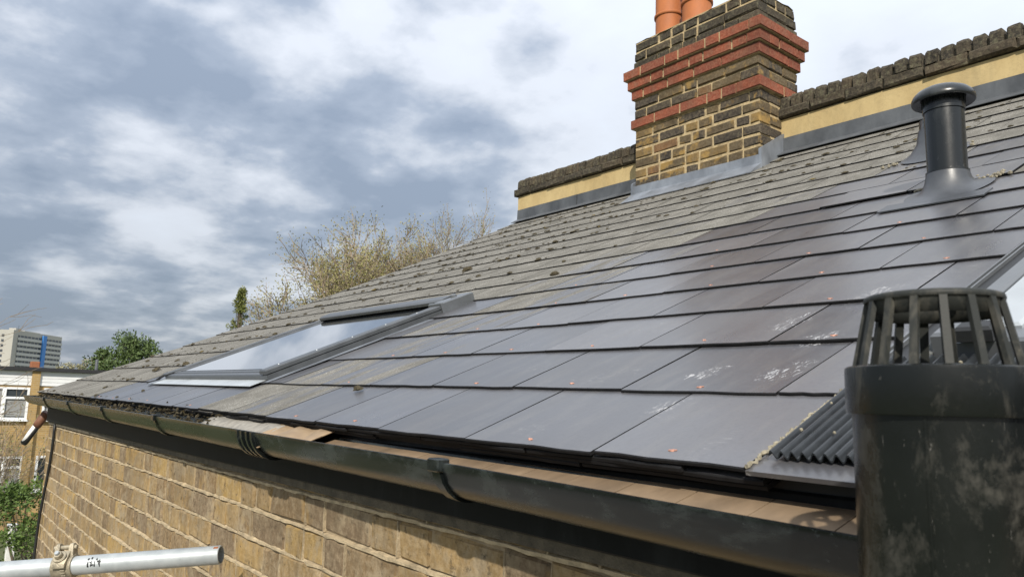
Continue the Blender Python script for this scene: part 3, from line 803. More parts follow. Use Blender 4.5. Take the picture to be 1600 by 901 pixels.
s2 = thing('skylight', 'skylight with dark side channel and pale grey cover behind the vent cage', 'skylight', mw=frame_at(-.503, 1.075, .012))
W2, H2 = 1.06, .95
def s2_part(name, mat, fn, par=s2):
    b = MB(); fn(b); return b.build(name, mat, par)
for xa in (0, W2-.052): s2_part('side_gutter', M_BLACK, lambda b: b.box(xa,xa+.052,-.02,H2,0,.004))
for xa, za in ((-.004,-.006),(.006,.0042),(W2+.0005,-.006)): s2_part('gutter_lip', M_ALU, lambda b: b.box(xa,xa+.0035,-.03,H2,za,.0105))
def foam(b):
    for k in range(160):
        y = -.01+H2*k/160; b.tube([(.055,y,.010),(.062,y+.004,.016+random.uniform(-.003,.003)),(.0705,y+.003,.012)], .0034, 5)
M_FOAM = simple('speckled_foam', (.14,.145,.14), .9, .6, 180, .6, .004)
s2_part('foam_strip', M_FOAM, foam)
s2_part('frame', M_ALU, lambda b: (rbox(b,.0715,.100,0,H2,0,.040), rbox(b,W2-.10,W2-.0715,0,H2,0,.040), rbox(b,.1002,W2-.1002,0,.045,0,.030), rbox(b,.1002,W2-.1002,H2-.05,H2,0,.045)))
s2_part('pale_cover', M_ALUL, lambda b: (rbox(b,.1004,.165,.0452,H2-.052,.004,.036), rbox(b,W2-.165,W2-.1004,.0452,H2-.052,.004,.036), rbox(b,.1655,W2-.1655,.0452,.17,.004,.030), rbox(b,.1655,W2-.1655,.1705,.33,.004,.027)))
s2_part('glass_pane', M_GLASS, lambda b: b.box(.1655,W2-.1655,.3305,H2-.055,.004,.022))
s2_part('corner_block', M_BLACK, lambda b: rbox(b,.105,.150,-.012,.02,.031,.050))
# pleated apron below it
def pleat(b):
    n = 680; w = W2-.02; rings = []
    for k in range(n+1):
        x = .012+w*k/n; z = .0105+.0042*math.sin(x/.0125*2*math.pi)
        y0, y1 = -.326+.006*math.sin(x*9), -.02
        rings.append([(x,y0,z),(x,y1,z+.004),(x,y1,z+.0015),(x,y0,z-.0025)])
    b.loft(rings, True)
o = s2_part('pleated_apron', simple('black_pleated_metal', (.020,.023,.026), .34, .35, 25, .12, .003), pleat)
o['label'] = 'black corrugated flashing strip below the skylight'
b = MB(); rr = random.Random(2)
for k in range(26):
    x, y = rr.uniform(.02,.22), rr.uniform(-.28,-.05); s = rr.uniform(.0012,.0036)*(1.7 if k < 4 else 1)
    b.lathe([(.0,s),(s*.9,s*.5),(s,-s*.4),(.0,-s)], 5, (x,y,.0205+rr.uniform(-.004,.001)))
tag(stuff(b.build('slate_crumbs', M_CRUMB)), 'pale crumbs of broken slate on the corrugated flashing', 'crumbs')
bpy.data.objects['slate_crumbs'].matrix_world = s2.matrix_world.copy()

# ------------------------------------------------------------------ vents on the roof
def cone_flashing(b, yb, r0, slp):
    pass
vx, vy = -.892, 2.375
vz = zr(vx, vy)
rv = thing('roof_vent', 'black mushroom capped vent pipe standing on the upper right slates', 'vent', (vx, vy, vz))
b = MB(); rings = []; n = 36
for f, r in ((0.0,.118),(.02,.108),(.06,.090),(.14,.077),(.3,.0685),(.55,.063),(.8,.0600),(1,.0585)):
    rg = []
    for k in range(n):
        a = 2*math.pi*k/n; x, y = r*math.cos(a), r*math.sin(a)*(1.0+.15*(1-f))
        base = zr(vx+x, vy+y)-vz+.017
        rg.append((x, y, base*(1-f)+.066*f))
    rings.append(rg)
b.loft(rings, False); b.build('base_cone', M_VENTCONE, rv, True)
b = MB(); b.box(-.145,.145,-.165,-.085,-.006,-.002)
o = b.build('base_plate', M_VENTCONE, rv); o.matrix_basis = Matrix.Translation((0,0,0)) @ Matrix.Translation(-Vector((vx,vy,vz))) @ frame_at(vx, vy, .018)
b = MB(); b.lathe([(.0545,.05),(.0545,.285)], 36); b.build('pipe', M_VENT, rv, True)
b = MB(); b.lathe([(.0545,.0640),(.0590,.0640),(.0590,.070),(.0545,.072)], 36); sharp(b.build('joint_ring', M_VENT, rv, True), 40)
b = MB(); b.lathe([(.054,.2585),(.0578,.2585),(.0578,.304),(.05,.304)], 36); sharp(b.build('cap_collar', M_VENT, rv, True), 40)
for k in range(18):
    a = 2*math.pi*k/18; b = MB(); b.box(.0565,.0592,-.0025,.0025,.277,.305); o = b.build('slot_rib', M_VENT, rv); o.matrix_basis = Matrix.Rotation(a,4,'Z')
b = MB(); b.lathe([(.052,.303),(.083,.287),(.0862,.289),(.0875,.294),(.0865,.302),(.081,.313),(.070,.324),(.052,.333),(.030,.339),(.012,.341),(.0001,.3415)], 40); b.build('hood', M_VENT, rv, True)

wx, wy = -1.20, 3.09; wz = zr(wx, wy)
r2 = thing('roof_vent', 'grey conical vent flashing half hidden behind the mushroom capped vent pipe', 'vent', (wx, wy, wz))
b = MB(); rings = []
for f, r in ((0.0,.125),(.06,.105),(.2,.088),(.5,.066),(1,.0575)):
    rings.append([(r*math.cos(2*math.pi*k/28), r*math.sin(2*math.pi*k/28), (zr(wx+r*math.cos(2*math.pi*k/28), wy+r*math.sin(2*math.pi*k/28))-wz+.018)*(1-f)+.11*f) for k in range(28)])
b.loft(rings, False); b.build('base_cone', M_VENTCONE, r2, True)
b = MB(); b.lathe([(.053,.08),(.053,.15),(.045,.152),(.0001,.152)], 28); b.build('pipe_stub', M_VENT, r2, True)

# mortar and moss bits packed around the vents
b = MB(); rr = random.Random(21)
for (ax, ay, n_) in ((-.99,2.44,12),(-.80,2.47,16),(-1.36,3.04,10),(-1.09,3.13,8)):
    for k in range(n_):
        p = on_roof(ax+rr.gauss(0,.022), ay+rr.gauss(0,.016), .016); s = rr.uniform(.003,.008)
        b.lathe([(0,s),(s,s*.3),(s*.9,-s*.5),(0,-s)], 5, p)
tag(stuff(b.build('mortar_crumbs', M_CRUMB)), 'crumbled mortar packed around the bases of the roof vents', 'crumbs')

# ------------------------------------------------------------------ foreground soil vent pipe
sp = thing('soil_pipe', 'dirty black soil vent pipe with a slotted cage top close to the camera', 'pipe', (-.2268, .5630, GZ))
O = -GZ
b = MB(); b.lathe([(.0550,0.0),(.0550,O-2.5),(.0550,O-.5),(.0550,O+.004)], 56); b.build('pipe', M_PIPE, sp, True)
b = MB(); b.box(-.0009,.0009,-.0557,-.0549,O-2,O-.001); o_ = b.build('mould_seam', M_PIPE, sp); o_.matrix_basis = Matrix.Rotation(R(14),4,'Z'); b = MB(); b.lathe([(.0552,O-.0005),(.0588,O-.0005),(.0592,O+.002),(.0592,O+.0295),(.0589,O+.0315),(.0575,O+.0325),(.046,O+.0325),(.046,O+.020)], 56); sharp(b.build('collar', M_PIPE, sp, True), 40)
cage = MB(); cage.lathe([(.0442,O+.0785),(.0447,O+.0800),(.0440,O+.0822),(.0415,O+.0832),(.0395,O+.0828),(.0390,O+.0785)], 48)
cage.lathe([(.0425,O+.0805),(.0418,O+.068),(.0400,O+.068),(.0400,O+.080)], 48)
cg = cage.build('cage_ring', M_CAGE, sp, True)
NB = 16
for k in range(NB):
    a = 2*math.pi*(k+.35)/NB; b = MB()
    w0, w1 = .0031, .0030; t = .0034
    r0, r1 = .0540, .0438; z0, z1 = O+.031, O+.0800
    b.hexa([(r0-t,-w0,z0),(r0,-w0*.8,z0),(r0,w0*.8,z0),(r0-t,w0,z0),(r1-t,-w1,z1),(r1,-w1*.8,z1),(r1,w1*.8,z1),(r1-t,w1,z1)])
    o = b.build('cage_bar', M_CAGE, sp); o.matrix_basis = Matrix.Rotation(a, 4, 'Z')
b = MB(); b.lathe([(.0375,O+.0780),(.030,O+.0788),(.0001,O+.0792)], 32); 
b2 = MB(); b2.box(-.037,.037,-.003,.003,O+.0775,O+.081); b2.box(-.003,.003,-.037,-.0031,O+.0775,O+.081); b2.box(-.003,.003,.0031,.037,O+.0775,O+.081); b2.build('cross_bar', M_CAGE, sp)

# ------------------------------------------------------------------ scaffold tube and coupler
A, B = Vector((-2.0923,.7068,-.4161)), Vector((-2.3523,.3908,-.4573)); D = (B-A).normalized()
E_ = A + D*2.6
tq = D.to_track_quat('Z', 'Y').to_matrix().to_4x4(); tq.translation = A
st = thing('scaffold_tube', 'grey galvanised scaffold tube ending just short of the brick wall', 'tube', mw=tq)
b = MB(); b.lathe([(.0202,.30),(.0202,.0),(.0216,-.0008),(.0236,.0),(.02415,.001),(.02415,2.6)], 40); sharp(b.build('tube', M_GALV, st, True), 50)
b = MB(); b.lathe([(.02445,.0012),(.02445,.012)], 40); 
b3 = MB(); b3.add([(.02455*math.cos(a), .02455*math.sin(a), z) for z in (.002,.014) for a in [(.9+.08*k) for k in range(5)]], [(i,i+1,i+6,i+5) for i in range(4)]); b3.build('rust_mark', M_RUST, st)
vang = math.atan2(*((lambda v: (v.y, v.x))(tq.to_3x3().inverted() @ (-A.normalized()))))
rr = random.Random(77); b3 = MB()
for k in range(26):                      # smudged black paint code on the tube
    a0 = vang+.15+rr.uniform(-.45,.45); z0 = .305+rr.uniform(0,.034); da = rr.uniform(.05,.16); dz = rr.uniform(.002,.005)
    b3.add([(.02435*math.cos(a0+da*q), .02435*math.sin(a0+da*q), z) for z in (z0,z0+dz) for q in range(3)], [(i,i+1,i+4,i+3) for i in range(2)])
stuff(b3.build('paint_mark', M_BLACK, st))
cm = tq.copy(); cm.translation = B + D*.0
cp = thing('scaffold_coupler', 'dull metal scaffold coupler with bolt clamped around the grey tube', 'clamp', mw=cm)
Zl = cm.to_3x3().inverted() @ Vector((0,0,1)); Zl.z = 0; Zl.normalize()
Fl = cm.to_3x3().inverted() @ (-(B.normalized())); Fl.z = 0; Fl.normalize()
ang = math.atan2(Zl.y, Zl.x); angf = math.atan2(Fl.y, Fl.x)
def cpart(b, name, rot, smooth=False, mat=None):
    o = b.build(name, mat or M_BRASS, cp, smooth); o.matrix_basis = Matrix.Rotation(rot, 4, 'Z'); sharp(o, 35); return o
mid = ang*.45+angf*.55
b = MB(); b.lathe([(.0244,-.026),(.0288,-.026),(.0305,-.023),(.0290,-.018),(.0290,.018),(.0305,.023),(.0288,.026),(.0244,.026)], 32); cpart(b, 'band', 0, True)
for sgn in (-1, 1):                      # hinge lugs standing up off the band
    b = MB(); b.loft([[(.026,-.012,sgn*.019-.006),(.026,.012,sgn*.019-.006),(.026,.012,sgn*.019+.006),(.026,-.012,sgn*.019+.006)],
                      [(.052,-.009,sgn*.018-.006),(.052,.010,sgn*.018-.006),(.052,.010,sgn*.018+.006),(.052,-.009,sgn*.018+.006)],
                      [(.058,-.004,sgn*.018-.004),(.058,.006,sgn*.018-.004),(.058,.006,sgn*.018+.004),(.058,-.004,sgn*.018+.004)]], True)
    cpart(b, 'lug', ang)
b = MB(); b.tube([(.048,0,-.03),(.048,0,.03)], .0055, 10); cpart(b, 'hinge_pin', ang, True)
b = MB(); b.loft([[(.0285,-.026,-.017),(.0285,.026,-.017),(.0285,.026,.017),(.0285,-.026,.017)],[(.036,-.020,-.018),(.036,.022,-.018),(.036,.022,.018),(.036,-.020,.018)],[(.039,-.013,-.012),(.039,.015,-.012),(.039,.015,.012),(.039,-.013,.012)]], True); cpart(b, 'flap', mid)
b = MB(); b.lathe([(.0165,.0),(.0165,.003),(.0150,.0045),(.0105,.0045)], 28)
wsh = b.build('washer', M_BRASS, cp, True); sharp(wsh, 30)
b = MB(); b.lathe([(.0106,.0),(.0106,.009),(.0095,.0105),(.0062,.0107)], 6); nut = b.build('nut', M_BRASS, cp)
b = MB(); b.lathe([(.0058,.008),(.0058,.0165),(.0050,.0178),(.0001,.0180)], 16); bo = b.build('bolt', M_GALV, cp, True); sharp(bo, 30)
for o, dz in ((wsh,.0),(nut,.0045),(bo,.0045)):
    o.matrix_basis = Matrix.Rotation(mid, 4, 'Z') @ Matrix.Translation((.039+dz,0,0)) @ Matrix.Rotation(math.pi/2, 4, 'Y')
for k in range(3):                       # raised casting marks below the bolt
    b = MB(); b.bevbox(.0288,.0308,-.010+.008*k,-.005+.008*k,-.014,-.002,.0006); cpart(b, 'embossed_mark', angf-.62)

# ------------------------------------------------------------------ small things on the far corner
pts = []
for k in range(26):
    t = k/25; z = -.21-1.3*t; x = -5.67-.215*min(1,t*1.55)+.012*math.sin(t*11)
    pts.append((x, WY-.022+.004*math.sin(t*9), z))
for k in range(12): pts.append((pts[-1][0]-.002, WY-.024, pts[-1][2]-.25))
b = MB(); b.tube(pts, .0085, 8); tag(b.build('cable', M_BLACK, None, True), 'black cable running down the brick wall beside its far corner', 'cable')
pe = thing('overflow_pipe', 'short brown and white pipe end sticking out below the gutter corner', 'pipe', (-6.24,.81,-.155))
a, c = Vector((0,0,0)), Vector((-.115,-.098,-.205))
b = MB(); b.tube([a, c*.35, c*.45], [.030,.028,.027], 14); b.build('brown_end', simple('brown_pipe', (.16,.07,.04), .6, .3, 20, .2, .004), pe, True)
b = MB(); b.tube([c*.42, c*.7, c*.98], [.024,.024,.022], 14); b.build('white_sleeve', M_WHITEP, pe, True)
b = MB(); b.tube([c*.30+Vector((.0,-.006,-.022)), c*.75+Vector((0,-.004,-.022)), c*1.03], [.016,.017,.024], 12); b.build('black_underside', M_BLACK, pe, True)

# ------------------------------------------------------------------ moss
def clump(b, c, r, h, rr, N, X):
    n = 9; rings = []
    Y = N.cross(X)
    for q, (f, z) in enumerate(((1.0,0),(.92,.45),(.6,.85),(.15,1.0))):
        rg = []
        for k in range(n):
            a = 2*math.pi*k/n; q_ = r*f*rr.uniform(.72,1.2)
            rg.append(tuple(c + X*(math.cos(a)*q_*1.25) + Y*(math.sin(a)*q_*.8) + N*(h*z*rr.uniform(.75,1.2)-.001)))
        rings.append(rg)
    b.loft(rings, True)
rr = random.Random(31)
b = MB(); nm = 0
while nm < 1100:
    y = rr.uniform(.85,4.0); x = rr.uniform(verge(y)+.02, -1.0)
    dn = max(0, min(1, (-x-2.2)/2.2))*.7 + max(0, min(1,(y-2.2)/1.4))*.5
    if x > -1.9-1.0*(3.3-y)/2 and y < 3.2: dn *= .12
    if rr.random() > dn: continue
    if -3.9 < x < -2.5 and .9 < y < 1.85: continue
    f = frame_at(x, y, .014); r = rr.choice([.004,.005,.006,.008,.010,.012,.016,.022])*rr.uniform(.7,1.25)
    # moss gathers along the course tails
    i = max(k for k in range(16) if rows[k] <= y+.001) if y >= rows[0] else 0
    if rr.random() < .6: f = frame_at(x, rows[i]+rr.uniform(.004,.03), .016)
    clump(b, f.translation, r*.72, r*rr.uniform(.16,.4), rr, f.col[2].xyz, f.col[0].xyz); nm += 1
tag(stuff(b.build('moss', M_MOSS)), 'small dark moss tufts scattered over the lichen covered slates', 'moss')
for (x, y, r, lab) in ((-1.795,.932,.017,'single brown moss lump on a clean slate below the skylight corner'),
                       (-2.311,2.074,.021,'dark moss lump on the slate course below the middle of the roof'),
                       (-4.62,1.12,.028,'flat dark moss patch on the slates left of the skylight'),
                       (-4.35,1.20,.024,'brown moss cushion beside the left edge of the skylight'),
                       (-3.62,2.55,.034,'ochre brown moss cushion on the old slates above the skylight')):
    b = MB(); f = frame_at(x, y, 0); m2 = random.Random(int(r*1e4)); 
    clump(b, Vector((0,0,0)), r, r*.6, m2, Vector((0,0,1)), Vector((1,0,0)))
    o = tag(b.build('moss_clump', M_MOSS), lab, 'moss', 'larger moss clumps on the roof'); o.matrix_world = frame_at(x, y, .016)

# ------------------------------------------------------------------ background: low flats
M_YB = Mat('yellow_brickwork')
bt = M_YB.n.new('ShaderNodeTexBrick'); bt.inputs['Scale'].default_value = 1.0
bt.inputs['Brick Width'].default_value = .225; bt.inputs['Row Height'].default_value = .075; bt.inputs['Mortar Size'].default_value = .008
bt.inputs['Color1'].default_value = (.42,.27,.095,1); bt.inputs['Color2'].default_value = (.33,.215,.085,1); bt.inputs['Mortar'].default_value = (.40,.31,.18,1)
sxy = M_YB.n.new('ShaderNodeSeparateXYZ'); M_YB.l.new(M_YB.geo.outputs['Position'], sxy.inputs[0])
cxy = M_YB.n.new('ShaderNodeCombineXYZ'); M_YB.l.new(M_YB.math('ADD', sxy.outputs[1], sxy.outputs[0]), cxy.inputs[0]); M_YB.l.new(sxy.outputs[2], cxy.inputs[1])
M_YB.l.new(cxy.outputs[0], bt.inputs['Vector'])
M_YB.put('Base Color', M_YB.mix(M_YB.ramp(M_YB.noise(.9,5,.6),[(.35,0),(.7,.35)]), bt.outputs['Color'], (.26,.18,.085))).put('Roughness', .9); M_YB = M_YB.m
M_CLAD = simple('white_cladding', (.72,.73,.73), .55, .05, 3, .05, .003)
M_UPVC = simple('white_upvc', (.78,.79,.79), .4, .04, 4, 0)
M_BLIND = simple('grey_blind', (.33,.33,.32), .8, .1, 5, 0)
M_FELTROOF = simple('black_roof_edge', (.018,.018,.02), .7, .2, 5, 0)
FX = -32.5
fl = thing('block_of_flats', 'low flat roofed flats with white cladding, yellow brick and white windows', 'building', (FX-4, 2, GZ))
def fpart(o): o.parent = fl; o.matrix_parent_inverse = Matrix.Translation(-Vector((FX-4,2,GZ))); return o
b = MB(); b.box(FX-8, FX, -12, 9, GZ, .17); fpart(b.build('wall', M_YB))
b = MB(); b.box(FX-8.15, FX+.22, -12.2, 9.2, .702, .83); fpart(b.build('roof_edge', M_FELTROOF))
for q in range(4):
    z0 = .172+.1325*q
    b = MB(); b.bevbox(FX-8, FX+.05, -12, 9, z0, z0+.126, .006); fpart(b.build('cladding_board', M_CLAD))
for y0 in (-4.75,-.55,3.62,7.75):
    b = MB(); b.box(FX, FX+.12, y0, y0+.26, GZ, .70); fpart(b.build('brick_pier', M_YB))
b = MB(); b.bevbox(FX-2.0, FX-1.6, 3.72, 4.02, .83, 1.10, .02); fpart(b.build('flue_stack', M_RUST))
b = MB(); b.tube([(FX+.17,-.15,GZ),(FX+.17,-.15,.68)], .05, 8); fpart(b.build('downpipe', M_FELTROOF))
b = MB(); b.tube([(FX-3,6.2,.83),(FX-3,6.2,1.35)], .06, 8); fpart(b.build('roof_flue', M_ALU))
def window(y0, y1, z0, z1, split, blind=True, top=True):
    w = MB(); w.box(FX+.003, FX+.010, y0, y1, z0, z1)
    wo = fpart(w.build('window', M_WGLASS))
    def sp_(bb, name, mat): o = bb.build(name, mat, wo); return o
    f = MB(); t = .075
    f.box(FX+.011,FX+.07,y0,y1,z0,z0+t); f.box(FX+.011,FX+.07,y0,y1,z1-t,z1)
    f.box(FX+.012,FX+.07,y0,y0+t,z0+t,z1-t); f.box(FX+.012,FX+.07,y1-t,y1,z0+t,z1-t)
    ym = y0+(y1-y0)*split; f.box(FX+.012,FX+.07,ym-.06,ym+.06,z0+t,z1-t)
    if top: f.box(FX+.013,FX+.069,ym+.06,y1-t,z1-.42,z1-.34)
    sp_(f, 'frame', M_UPVC)
    s_ = MB(); s_.box(FX+.011,FX+.14,y0-.05,y1+.05,z0-.055,z0-.002); sp_(s_, 'sill', M_UPVC)
    if blind:
        n = 22
        for (ya, yb, zt) in ((y0+t,ym-.06,z1-t),(ym+.06,y1-t,z1-.42 if top else z1-t)):
            bl_ = MB()
            for k in range(n):
                zz = z0+t+.05+(zt-z0-t-.05)*k/n; h = (zt-z0-t)/n*.62
                bl_.hexa([(FX+.0105,ya,zz),(FX+.0135,ya,zz),(FX+.0135,yb,zz),(FX+.0105,yb,zz),(FX+.0105,ya,zz+h),(FX+.0108,ya,zz+h),(FX+.0108,yb,zz+h),(FX+.0105,yb,zz+h)])
            sp_(bl_, 'blind', M_BLIND)
for k, y0 in enumerate((-4.2,0.15,4.05)):
    y1 = {0:-.75,1:3.55,2:7.4}[k]
    window(y0 if k != 1 else 1.05, y1+(.06 if k == 1 else 0), -1.05, .10, .70 if k == 1 else .16 if k == 2 else .7)
    window(y0 if k != 1 else 1.3, y1+.1, -3.58, -2.34, .76 if k == 1 else .3, k != 2)
b = MB(); b.box(FX-.5, FX-.2, -12, 9, .84, .90); 

# ------------------------------------------------------------------ background: tower block
TA, TB = Vector((-514,45.8,0)), Vector((-554,75.5,0)); td = (TB-TA).normalized(); tn = Vector((-td.y, td.x, 0))
if tn.dot(-TA) < 0: tn = -tn
M_CONC = simple('pale_concrete', (.38,.37,.33), .85, .08, .05, 0); M_SPAN = simple('pale_spandrel', (.43,.43,.40), .8, .06, .05, 0)
M_BLUE = simple('blue_panel', (.04,.19,.50), .5, .1, .1, 0); M_TG = simple('tower_glass', (.06,.07,.08), .3, .2, .2, 0)
tm = Matrix((td, -tn, Vector((0,0,1)))).transposed().to_4x4(); tm.translation = TA + Vector((0,0,GZ))
tw = thing('tower_block', 'distant pale tower block with long window bands and blue vertical strips', 'building', mw=tm)
LT = (TB-TA).length; HT = 34.0-GZ
def tpart(fn, name, mat): b = MB(); fn(b); return b.build(name, mat, tw)
tpart(lambda b: b.box(0,LT,0,24,0,HT), 'wall', M_CONC)
ns = 13; sh = 2.9
for k in range(ns):
    z1 = HT-2.6-sh*k
    tpart(lambda b: b.box(4.5,LT-.4,-.12,-.02,z1-1.25,z1), 'window_band', M_TG)
    tpart(lambda b: b.box(4.2,LT-.1,-.55,-.05,z1-sh,z1-1.3), 'spandrel', M_SPAN)
    for q in range(12):
        xq = 6+q*3.6
        if xq < LT-1: tpart(lambda b: b.box(xq,xq+.35,-.30,-.125,z1-1.25,z1), 'mullion', M_CONC)
    tpart(lambda b: b.box(-.12,-.02,5,6.4,z1-1.4,z1), 'window', M_TG)
tpart(lambda b: b.box(27.5,31.2,-1.4,-.56,4,HT-1.0), 'blue_strip', M_BLUE)
tpart(lambda b: b.box(-1.2,-.13,13.0,17.0,6,HT-.5), 'blue_strip', M_BLUE)
tpart(lambda b: b.box(10,15,5,9,HT,HT+1.8), 'plant_room', M_CONC)
tpart(lambda b: b.box(20,36,6,14,HT,HT+1.1), 'plant_room', M_CONC)
tpart(lambda b: b.tube([(-.4,14.5,HT),(-.4,14.5,HT+7.5)], .9, 8), 'flue', M_TG)
tpart(lambda b: b.tube([(9,3,HT),(9,3,HT+3.2)], .12, 6), 'mast', M_TG)

# ------------------------------------------------------------------ vegetation
def leaf_mat(name, stops, trans=.25):
    M = Mat(name); n = M.noise(.8, 3, .6); k = M.noise(23, 2, .5)
    f = M.math('ADD', M.math('MULTIPLY', n, .5), M.math('MULTIPLY', k, .5))
    M.put('Base Color', M.ramp(f, stops)); M.put('Roughness', .6); M.put('Specular IOR Level', .3)
    return M.m
M_BARK = simple('bark', (.13,.105,.075), .95, .3, 6, .5, .02); M_TWIG = simple('twig', (.24,.19,.135), .95, .3, 9, 0)
M_LPLANE = leaf_mat('young_leaf', [(.35,(.17,.16,.06)),(.5,(.25,.235,.09)),(.65,(.23,.19,.09))])
M_LDARK = leaf_mat('evergreen_leaf', [(.35,(.04,.065,.022)),(.5,(.075,.115,.036)),(.65,(.12,.165,.055))])
M_LHEDGE = leaf_mat('hedge_leaf', [(.35,(.05,.085,.018)),(.5,(.09,.14,.03)),(.65,(.15,.19,.045))])
M_LCYP = leaf_mat('conifer_leaf', [(.35,(.07,.085,.025)),(.5,(.14,.16,.045)),(.65,(.21,.21,.065))])
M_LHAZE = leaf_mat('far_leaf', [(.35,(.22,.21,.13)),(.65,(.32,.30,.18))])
def leaf(b, p, d, s, rr, asp=.55):
    d = d.normalized(); a = Vector((rr.gauss(0,1),rr.gauss(0,1),rr.gauss(0,1))); a = (a-d*a.dot(d)).normalized()*s*asp; d = d*s
    b.add([p-d*.5, p+a*.5, p+d*.5, p-a*.5], [(0,1,2,3)])
def grow(wood, tips, p, d, ln, r, lev, rr, spread=.55, up_=.15, kids=(3,4), shrink=.72, minr=.006, gnarl=.16):
    n = 4 if lev > 2 else 3; pts = [p.copy()]; rad = [r]; dd = d.copy()
    for k in range(n):
        dd = (dd + Vector((rr.gauss(0,gnarl),rr.gauss(0,gnarl),rr.gauss(0,gnarl)+up_*.25))).normalized()
        p = p + dd*ln/n; pts.append(p.copy()); rad.append(max(minr*.6, r*(1-.42*(k+1)/n)))
    wood.tube(pts, rad, 6 if lev > 3 else 4 if lev > 1 else 3, False)
    if lev <= 1: tips.append((pts[-1], dd)); tips.append((pts[-2], dd))
    if lev == 0: return
    m = rr.randint(*kids)
    for k in range(m):
        t = rr.uniform(.35,1.0) if k else 1.0
        q = pts[min(n, int(t*n))] if t < 1 else pts[-1]
        ax = Vector((rr.gauss(0,1),rr.gauss(0,1),rr.gauss(0,1))); ax = (ax-dd*ax.dot(dd)).normalized()
        sd = spread*rr.uniform(.6,1.35)*(1 if k else .35)
        nd = (dd*math.cos(sd)+ax*math.sin(sd)+Vector((0,0,up_))).normalized()
        grow(wood, tips, q, nd, ln*shrink*rr.uniform(.8,1.15), max(minr, rad[-1]*rr.uniform(.62,.85)), lev-1, rr, spread, up_, kids, shrink, minr, gnarl)
def tree(name, label, cat, base, levels, ln, r, rr, lmat, lsize, nleaf, lspread, **kw):
    t = thing(name, label, cat, base, group=kw.pop('group', None)); wood, lv, tips = MB(), MB(), []
    fit = kw.pop('fit', None); first = kw.pop('trunk', 4); bm = kw.pop('bark', M_BARK)
    grow(wood, tips, Vector((0,0,0)), Vector((rr.uniform(-.05,.05),rr.uniform(-.05,.05),1)), first, r, levels, rr, **{**kw, 'shrink': kw.get('shrink',.72)}) if ln is None else None
    if ln is not None:
        wood.tube([(0,0,0),(.1,.05,first*.5),(.05,-.1,first)], [r*1.25,r,r*.9], 8, False)
        for k in range(kw.pop('limbs', 5)):
            a = 2*math.pi*(k+rr.uniform(-.3,.3))/5; tl = rr.uniform(.35,.75)
            grow(wood, tips, Vector((.05,-.1,first*rr.uniform(.8,1))), Vector((math.cos(a)*tl,math.sin(a)*tl,1)).normalized(), ln, r*.6, levels, rr, **kw)
    if fit:                              # bring the crown to a given radius and height
        xs = sorted(p.x for p, d in tips); ys_ = sorted(p.y for p, d in tips); n_ = len(xs)
        c0 = Vector(((xs[n_//50]+xs[-n_//50])/2, (ys_[n_//50]+ys_[-n_//50])/2, 0)); hz = max(p.z for p, d in tips)
        fx, fy, fz = 2*fit[0]/(xs[-n_//50]-xs[n_//50]), 2*fit[0]/(ys_[-n_//50]-ys_[n_//50]), fit[1]/hz
        def tf(p):
            k = min(1, p[2]/(first*1.1)); return Vector(((p[0]-c0.x*k)*(1+(fx-1)*k), (p[1]-c0.y*k)*(1+(fy-1)*k), p[2]*fz))
        wood.v = [tuple(tf(p)) for p in wood.v]; tips = [(tf(p), d) for p, d in tips]
    wood.build('trunk', bm, t)
    for (p, d) in tips:
        for k in range(nleaf):
            q = p + Vector((rr.gauss(0,1),rr.gauss(0,1),rr.gauss(0,1)))*lspread
            leaf(lv, q, d+Vector((rr.gauss(0,.8),rr.gauss(0,.8),rr.gauss(0,.8))), lsize*rr.uniform(.6,1.4), rr)
    if lv.v: lv.build('crown', lmat, t)
    return t, len(tips)
t, n1 = tree('plane_tree', 'tall tree in yellow young leaf behind the roof, left of the greyer tree', 'tree', (-40.0,20.4,GZ), 5, 4.5, .42, random.Random(4), M_LPLANE, .115, 5, .2, trunk=4.2, limbs=10, fit=(5.2,16.6), spread=.60, up_=.09, kids=(3,4), shrink=.70, minr=.023, bark=M_TWIG)
tree('plane_tree', 'greyer twiggy tree in thin leaf behind the roof, nearest the chimney', 'tree', (-36.9,24.6,GZ), 5, 4.5, .40, random.Random(6), M_LPLANE, .085, 3, .15, trunk=4.6, limbs=10, fit=(3.8,17.4), spread=.58, up_=.10, kids=(3,4), shrink=.70, minr=.023, bark=M_TWIG)
def foliage_tree(name, label, cat, base, shape, n, lsize, lmat, rr, trunk_h, tr, blobs=26, fill=.35):
    """leaf-sized faces clustered on short twigs through the crown's volume; shape(u,v,w)-> point or None"""
    t = thing(name, label, cat, base); wood, lv = MB(), MB()
    wood.tube([(0,0,0),(.04,.03,trunk_h*.5),(0,0,trunk_h)], [tr,tr*.8,tr*.25], 7, False)
    cs = []
    while len(cs) < blobs:
        p = shape(rr)
        cs.append((p, rr.uniform(.5,1.1)))
        z0 = max(trunk_h*.2, p.z*rr.uniform(.45,.8)); wood.tube([(0,0,min(z0,trunk_h*.95)), (p*.55+Vector((0,0,z0*.2))), p], [tr*.35,tr*.2,tr*.06], 4, False)
    per = n//blobs
    for p, s in cs:
        for k in range(per):
            v = Vector((rr.gauss(0,1),rr.gauss(0,1),rr.gauss(0,.8))).normalized()*(rr.random()**.45)*s*fill
            leaf(lv, p+v, v.normalized()+Vector((rr.gauss(0,.6),rr.gauss(0,.6),rr.gauss(0,.4)+.2)), lsize*rr.uniform(.6,1.3), rr, .5)
    wood.build('trunk', M_BARK, t); lv.build('crown', lmat, t); return t
def sh_round(cx, cy, cz, rx, ry, rz):
    def f(rr):
        while True:
            v = Vector((rr.uniform(-1,1),rr.uniform(-1,1),rr.uniform(-1,1)))
            if .25 < v.length < 1: return Vector((cx+v.x*rx, cy+v.y*ry, cz+v.z*rz))
    return f
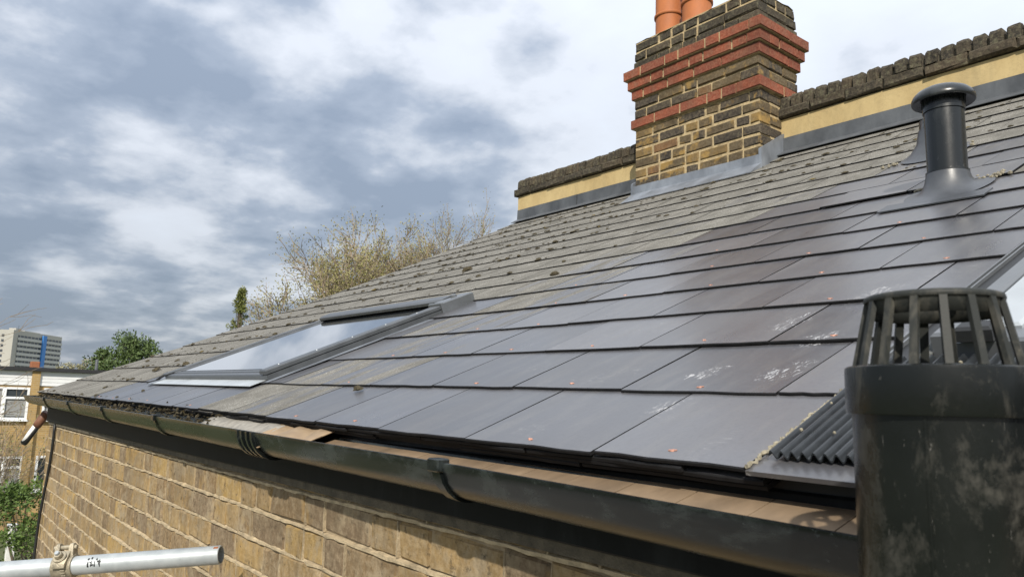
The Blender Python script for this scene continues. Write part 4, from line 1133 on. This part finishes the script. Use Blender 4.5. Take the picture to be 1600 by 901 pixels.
foliage_tree('evergreen_tree', 'dark green bushy tree behind the white clad flats', 'tree', (-44.2,9.1,GZ), sh_round(0,0,5.9,1.6,1.75,1.95), 22000, .15, M_LDARK, random.Random(11), 6.5, .16, 130, .62)
def cyp(rr):
    z = rr.uniform(.3,9.4); w = .44*min(1,(9.6-z)/2.6)+.02; a = rr.uniform(0,6.28); q = rr.random()**.5*w
    return Vector((q*math.cos(a), q*math.sin(a), z))
foliage_tree('cypress_tree', 'slim pointed conifer standing alone above the roof verge', 'tree', (-31.9,10.75,GZ), cyp, 12000, .10, M_LCYP, random.Random(12), 9.0, .10, 170, .20)
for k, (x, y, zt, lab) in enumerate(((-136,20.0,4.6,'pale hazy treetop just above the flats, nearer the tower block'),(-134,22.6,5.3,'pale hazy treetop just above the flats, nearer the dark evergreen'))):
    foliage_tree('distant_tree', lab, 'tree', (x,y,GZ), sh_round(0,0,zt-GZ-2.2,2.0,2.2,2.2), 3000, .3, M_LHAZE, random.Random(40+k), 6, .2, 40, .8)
# hedge
foliage_tree('hedge_bush', 'bright green leafy bush at the lower left beside the wall corner', 'bush', (-16.9,2.3,GZ), sh_round(0,0,1.5,1.0,1.25,1.75), 20000, .075, M_LHEDGE, random.Random(14), 2.2, .06, 90, .38)
foliage_tree('hedge_bush', 'darker green bush at the lower left edge behind the white post', 'bush', (-18.2,.8,GZ), sh_round(0,0,1.1,.9,.9,1.35), 9000, .08, M_LHEDGE, random.Random(15), 1.9, .06, 60, .4)
# bare trees
tree('bare_shrub', 'leafless twiggy shrub in front of the yellow brick flats', 'shrub', (-24.2,2.2,GZ), 4, 1.35, .035, random.Random(16), M_LPLANE, .05, 1, .05, trunk=.9, limbs=6, spread=.5, up_=.12, kids=(3,4), shrink=.74, minr=.006, bark=M_TWIG)
tree('bare_tree', 'bare dark-twigged tree at the left edge of the sky', 'tree', (-29.5,-.9,GZ), 4, 2.5, .12, random.Random(17), M_LPLANE, .04, 0, .05, trunk=2.2, limbs=5, spread=.5, up_=.10, kids=(3,4), shrink=.72, minr=.009, bark=M_TWIG)
for k, (x, y, h, lab) in enumerate(((-96,6.2,5.0,'bare brown tree crown in front of the tower block, at the left edge'),(-99,10.2,5.2,'bare brown tree crown in front of the tower block, below its blue strip'))):
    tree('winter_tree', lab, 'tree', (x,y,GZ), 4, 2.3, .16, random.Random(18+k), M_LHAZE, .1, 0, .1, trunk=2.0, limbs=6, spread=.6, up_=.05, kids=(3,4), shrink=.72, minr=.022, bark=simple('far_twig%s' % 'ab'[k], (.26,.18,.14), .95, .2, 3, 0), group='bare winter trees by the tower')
# white garden post
gp = thing('garden_post', 'white painted post among the bushes at the lower left', 'post', (-17.6,1.95,GZ))
b = MB(); b.bevbox(-.07,.07,-.07,.07,0,2.30,.008); b.build('post', M_WHITEP, gp)
b = MB(); b.bevbox(-.09,.09,-.09,.09,2.30,2.36,.01); b.build('cap', M_WHITEP, gp)
print('slates', len(slates), 'rivets', nriv, 'bricks', len(bricks), 'plane tips', n1)
